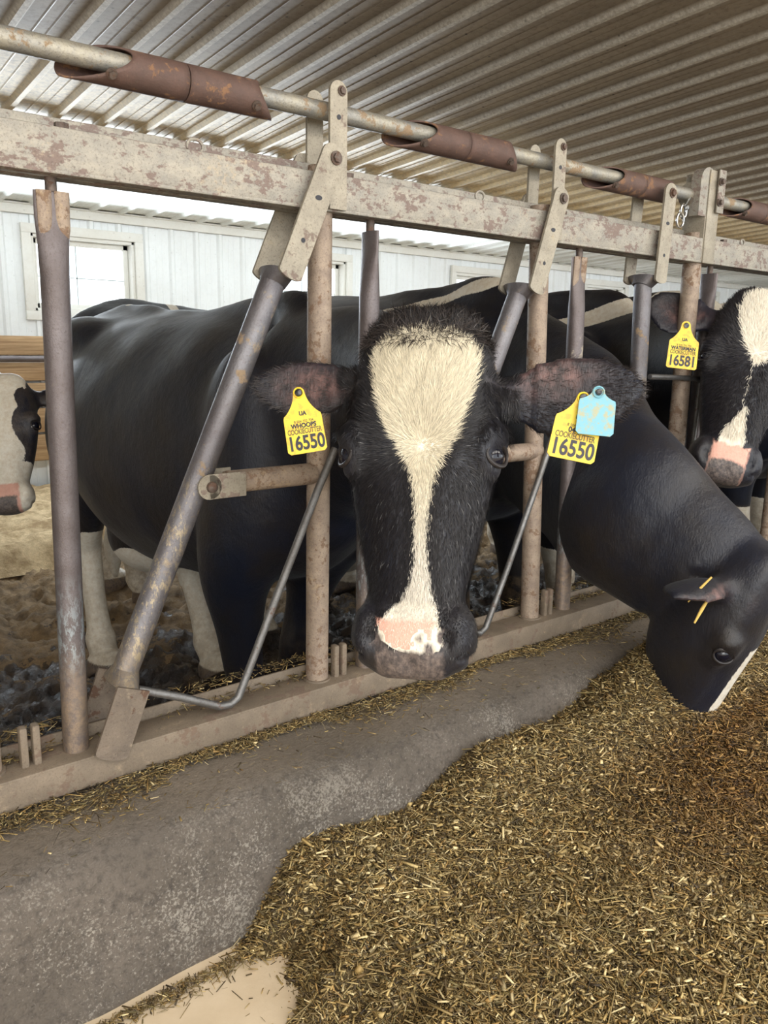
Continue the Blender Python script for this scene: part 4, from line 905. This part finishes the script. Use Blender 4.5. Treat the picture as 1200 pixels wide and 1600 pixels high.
# ------------------------------------------------------------------ forage
def smooth01(t): t = np.clip(t, 0, 1); return t * t * (3 - 2 * t)
_k = rng.normal(0, 1, (14, 2)) ; _ph = rng.random(14) * 6.28
def feed_noise(x, y, s):
    z = np.zeros_like(x)
    for i in range(14): z += np.sin(x * _k[i, 0] * s + y * _k[i, 1] * s + _ph[i])
    return z / 5.3
def edge_x(y):  # where the heap stops on the bare floor
    return -.33 + .35 * np.clip(-.42 - y, 0, 2) ** 1.2 * .5 + .025 * np.sin(y * 31) + .015 * np.sin(y * 74 + 1)
def feed_h(x, y):
    ht = .10 + .07 * smooth01((x + .1) / .9) + .03 * smooth01((x - .5) / .6)
    d = x - edge_x(y); base = smooth01(d / .16) ** .8
    h = AZ - .012 + base * (ht + .036 * feed_noise(x, y, 3.2) + .022 * feed_noise(x + 3, y - 2, 9) + .006 * feed_noise(x - 5, y + 2, 34))
    h += base * .05 * np.exp(-((y + .30) / .10) ** 2) * smooth01((x + .1) / .5)
    h += base * (.035 * np.exp(-((x - .25) / .09) ** 2 - ((y + .26) / .07) ** 2) + .075 * np.exp(-((x - .92) / .20) ** 2 - ((y + .27) / .09) ** 2) - .03 * np.exp(-((x - .52) / .12) ** 2 - ((y + .25) / .06) ** 2))
    h -= .05 * np.exp(-((x - .55) / .25) ** 2 - ((y + .75) / .12) ** 2) * base
    return h
nx, ny = 380, 210; X = np.linspace(-.6, 4.2, nx); Y = np.linspace(-2.3, -.19, ny); XX, YY = np.meshgrid(X, Y); ZZ = feed_h(XX, YY)
V = np.stack([XX.ravel(), YY.ravel(), ZZ.ravel()], 1); a = (np.arange(ny - 1)[:, None] * nx + np.arange(nx - 1)[None, :]).ravel()
me = bpy.data.meshes.new('silage_pile'); me.from_pydata(V.tolist(), [], np.stack([a, a + 1, a + nx + 1, a + nx], 1).tolist()); me.update()
feed = empty('silage_pile', (.8, -.9, AZ)); tag(feed, 'heap of chopped brown and golden silage spread on the alley floor', 'feed', kind='stuff')
o = link('silage_bed', me, 'forage_bed', feed); o.matrix_parent_inverse = Matrix.Translation((-.8, .9, -AZ))
PAL = np.array([(.15, .10, .035), (.23, .15, .05), (.32, .22, .08), (.09, .06, .025), (.42, .31, .13), (.20, .155, .06), (.58, .46, .24), (.05, .032, .014), (.28, .17, .055)])
PW = np.array([.18, .18, .14, .13, .10, .10, .05, .05, .07])
def bits(name, P0, ln, wd, tilt, parent=None, inv=None, seed=2, pw=PW, kind=True):
    r = np.random.default_rng(seed); N = len(P0); th = r.random(N) * 2 * math.pi; tl = r.normal(0, tilt, N)
    d = np.stack([np.cos(th) * np.cos(tl), np.sin(th) * np.cos(tl), np.sin(tl)], 1); s = np.stack([-np.sin(th), np.cos(th), np.zeros(N)], 1)
    rl = r.normal(0, .7, N)[:, None]; up = np.cross(d, s); up[up[:, 2] < 0] *= -1; s2 = s * np.cos(rl) + up * np.sin(rl); n2 = np.cross(d, s2)
    L_ = (ln * np.exp(r.normal(0, .45, N)))[:, None] / 2; W_ = (wd * np.exp(r.normal(0, .4, N)))[:, None] / 2; T_ = W_ * .55
    bend = n2 * L_ * r.normal(0, .12, N)[:, None]
    C0 = P0 - d * L_; C1 = P0 + d * L_
    Vv = np.empty((N, 6, 3)); 
    for i, (c, bd) in enumerate(((C0, -1), (C1, -1))):
        Vv[:, i * 3] = c + s2 * W_ + bend * bd; Vv[:, i * 3 + 1] = c - s2 * W_ + bend * bd; Vv[:, i * 3 + 2] = c + n2 * T_ + bend * bd
    me = bpy.data.meshes.new(name); me.vertices.add(N * 6); me.vertices.foreach_set('co', Vv.ravel()); base = (np.arange(N) * 6)[:, None]
    Lq = np.array([0, 1, 4, 3, 1, 2, 5, 4, 2, 0, 3, 5, 0, 2, 1, 3, 4, 5], dtype=np.int32)[None, :] + base
    me.loops.add(N * 18); me.loops.foreach_set('vertex_index', Lq.astype(np.int32).ravel()); me.polygons.add(N * 5)
    st = (np.array([0, 4, 8, 12, 15])[None, :] + (np.arange(N) * 18)[:, None]).astype(np.int32); me.polygons.foreach_set('loop_start', st.ravel()); me.update(calc_edges=True)
    ci = r.choice(len(PAL), N, p=pw / pw.sum()); c = PAL[ci] * (.45 + .95 * r.random(N) ** 1.3)[:, None]
    xx_, yy_ = P0[:, 0], P0[:, 1]
    wet = .75 * smooth01((feed_noise(xx_ * 1.0 + 7, yy_ * 2.2, 1.6) - .2) / .9) + np.exp(-((xx_ - .62) / .28) ** 2 - ((yy_ + .62) / .14) ** 2) + .9 * np.exp(-((xx_ - 1.05) / .5) ** 2 - ((yy_ + .42 + .08 * xx_) / .07) ** 2); wet = np.clip(wet, 0, 1)
    c = c * (1 + .25 * smooth01((-.62 - yy_) / .3) * (np.arange(N) % 3 == 0))[:, None]; c = c * (1 - wet[:, None] * np.array([.42, .58, .76]))   # damp rusty brown patches
    CC = np.ones((N, 6, 4), dtype=np.float32); CC[:, :, :3] = c[:, None, :]; ca = me.attributes.new('tint', 'FLOAT_COLOR', 'POINT'); ca.data.foreach_set('color', CC.ravel())
    o = link(name, me, 'forage', parent, smooth=False)
    if inv is not None: o.matrix_parent_inverse = inv
    return o
def sample_feed(N, seed, x0=-.45, x1=3.2, y0=-1.6, y1=-.2):
    r = np.random.default_rng(seed); out = []
    cnt = 0
    while cnt < N:
        x = r.uniform(x0, x1, N); y = r.uniform(y0, y1, N)
        q = np.stack([x, y, np.full(N, .3)], 1) - CAM; cc = q @ ROT; dz = cc[:, 2]; okk = (dz > .4)
        px = 600 + 1245.9 * cc[:, 0] / np.maximum(dz, .1); py = 800 + 1245.9 * cc[:, 1] / np.maximum(dz, .1)
        okk &= (px > -250) & (px < 1500) & (py < 1950); keep = okk & (r.random(N) < np.clip(1.45 / dz, 0, 1) ** 2.0) & (x > edge_x(y) - .01)
        out.append(np.stack([x[keep], y[keep]], 1)); cnt += keep.sum()
    q = np.concatenate(out)[:N]; return q
inv = Matrix.Translation((-.8, .9, -AZ)); pf = np.random.default_rng(11)
q = sample_feed(150000, 21); z = feed_h(q[:, 0], q[:, 1]) + pf.uniform(-.004, .007, len(q)); o = bits('chopped_stems', np.column_stack([q, z]), .0155, .0023, .32, feed, inv, 31); o['kind'] = 'stuff'
q = sample_feed(22000, 22); z = feed_h(q[:, 0], q[:, 1]) + pf.uniform(0, .010, len(q)); o = bits('pale_stems', np.column_stack([q, z]), .0115, .0036, .35, feed, inv, 32, pw=np.array([0, .1, .2, 0, .35, 0, .35, 0, .1])); o['kind'] = 'stuff'
q = sample_feed(1300, 23); z = feed_h(q[:, 0], q[:, 1]) + pf.uniform(.002, .012, len(q)); o = bits('long_stalks', np.column_stack([q, z]), .042, .0017, .3, feed, inv, 33, pw=np.array([0, .1, .3, 0, .35, .1, .15, 0, 0])); o['kind'] = 'stuff'
# crumbs: along the curb ledge, on the sill, at the foot of the curb and on the bare floor
def crumbs(label, P0, ln, wd, seed, tilt=.2):
    o = bits('feed_crumbs', P0, ln, wd, tilt, seed=seed); tag(o, label, 'feed crumbs', kind='stuff'); return o
r = np.random.default_rng(5); N = 15000; x = r.uniform(-1.2, 3.0, N); y = -.05 - np.abs(r.normal(0, .018, N)) * (1 + .8 * np.sin(x * 9) + .5 * np.sin(x * 23)).clip(.25, 3); y = np.maximum(y, -.16)
crumbs('line of feed crumbs lying on the concrete ledge against the sill', np.column_stack([x, y, .424 + .018 * np.exp(-((y + .055) / .016) ** 2) * r.random(N) + r.uniform(0, .003, N)]), .012, .0015, 41)
N = 12000; x = r.uniform(-1.2, 3.0, N); y = r.uniform(.045, .15, N)
crumbs('golden feed crumbs packed behind the sill', np.column_stack([x, y, .425 + r.uniform(0, .055, N) * np.exp(-((y - .055) / .05) ** 2) + 0 * y]), .012, .0017, 42)
N = 9000; x = r.uniform(-1.2, 3.0, N); y = r.uniform(.004, .075, N); kp = (np.sin(x * 7 + 1) + .6 * np.sin(x * 19) + r.normal(0, .6, N)) > -.2
crumbs('golden straw caught along the back edge of the sill', np.column_stack([x, y, .494 + np.where(y > .034, .022, .0) + r.uniform(0, .008, N)])[kp], .012, .0017, 46)
N = 900; x = r.uniform(-.9, 2.2, N); y = r.uniform(-.20, -.06, N)
crumbs('scattered feed crumbs on the concrete ledge', np.column_stack([x, y, np.full(N, .4235) - np.clip(-y - .14, 0, 1) * .2]), .010, .0014, 43, .08)
N = 1500; x = r.uniform(-.85, -.15, N); y = -.275 - np.abs(r.normal(0, .018, N))
crumbs('trail of feed crumbs at the foot of the curb', np.column_stack([x, y, AZ + .001 + r.uniform(0, .006, N)]), .013, .0014, 44)
N = 500; x = r.uniform(-.8, .1, N); y = r.uniform(-.75, -.29, N); kp = r.random(N) < np.exp(-np.maximum(0, edge_x(y) - x) / .10)
crumbs('loose feed crumbs strewn on the bare concrete floor', np.column_stack([x[kp], y[kp], np.full(kp.sum(), AZ + .0015)]), .012, .0013, 45, .05)
# straws lying on the cheek of the eating cow
plain('straw_gold', (.62, .42, .10), .5)
def straw(label, a, b_, r0):
    bm = bmesh.new(); a = Vector(a); b_ = Vector(b_); m_ = (a + b_) / 2 + Vector((0, 0, .002)); tube(bm, [a, m_, b_], [r0, r0 * 1.3, r0 * .7], 8); o = frombm('straw', bm, 'straw_gold'); tag(o, label, 'straw', 'straws on the eating cow')

ca_ = cam2w(1112, 902, 1.70); cb_ = cam2w(1075, 941, 1.70); straw('thin golden straw stuck on the cheek of the eating cow, upper of the two', ca_, cb_, .0022)
ca_ = cam2w(1108, 934, 1.70); cb_ = cam2w(1085, 974, 1.70); straw('flat split straw hanging on the cheek of the eating cow, lower of the two', ca_, cb_, .0030)
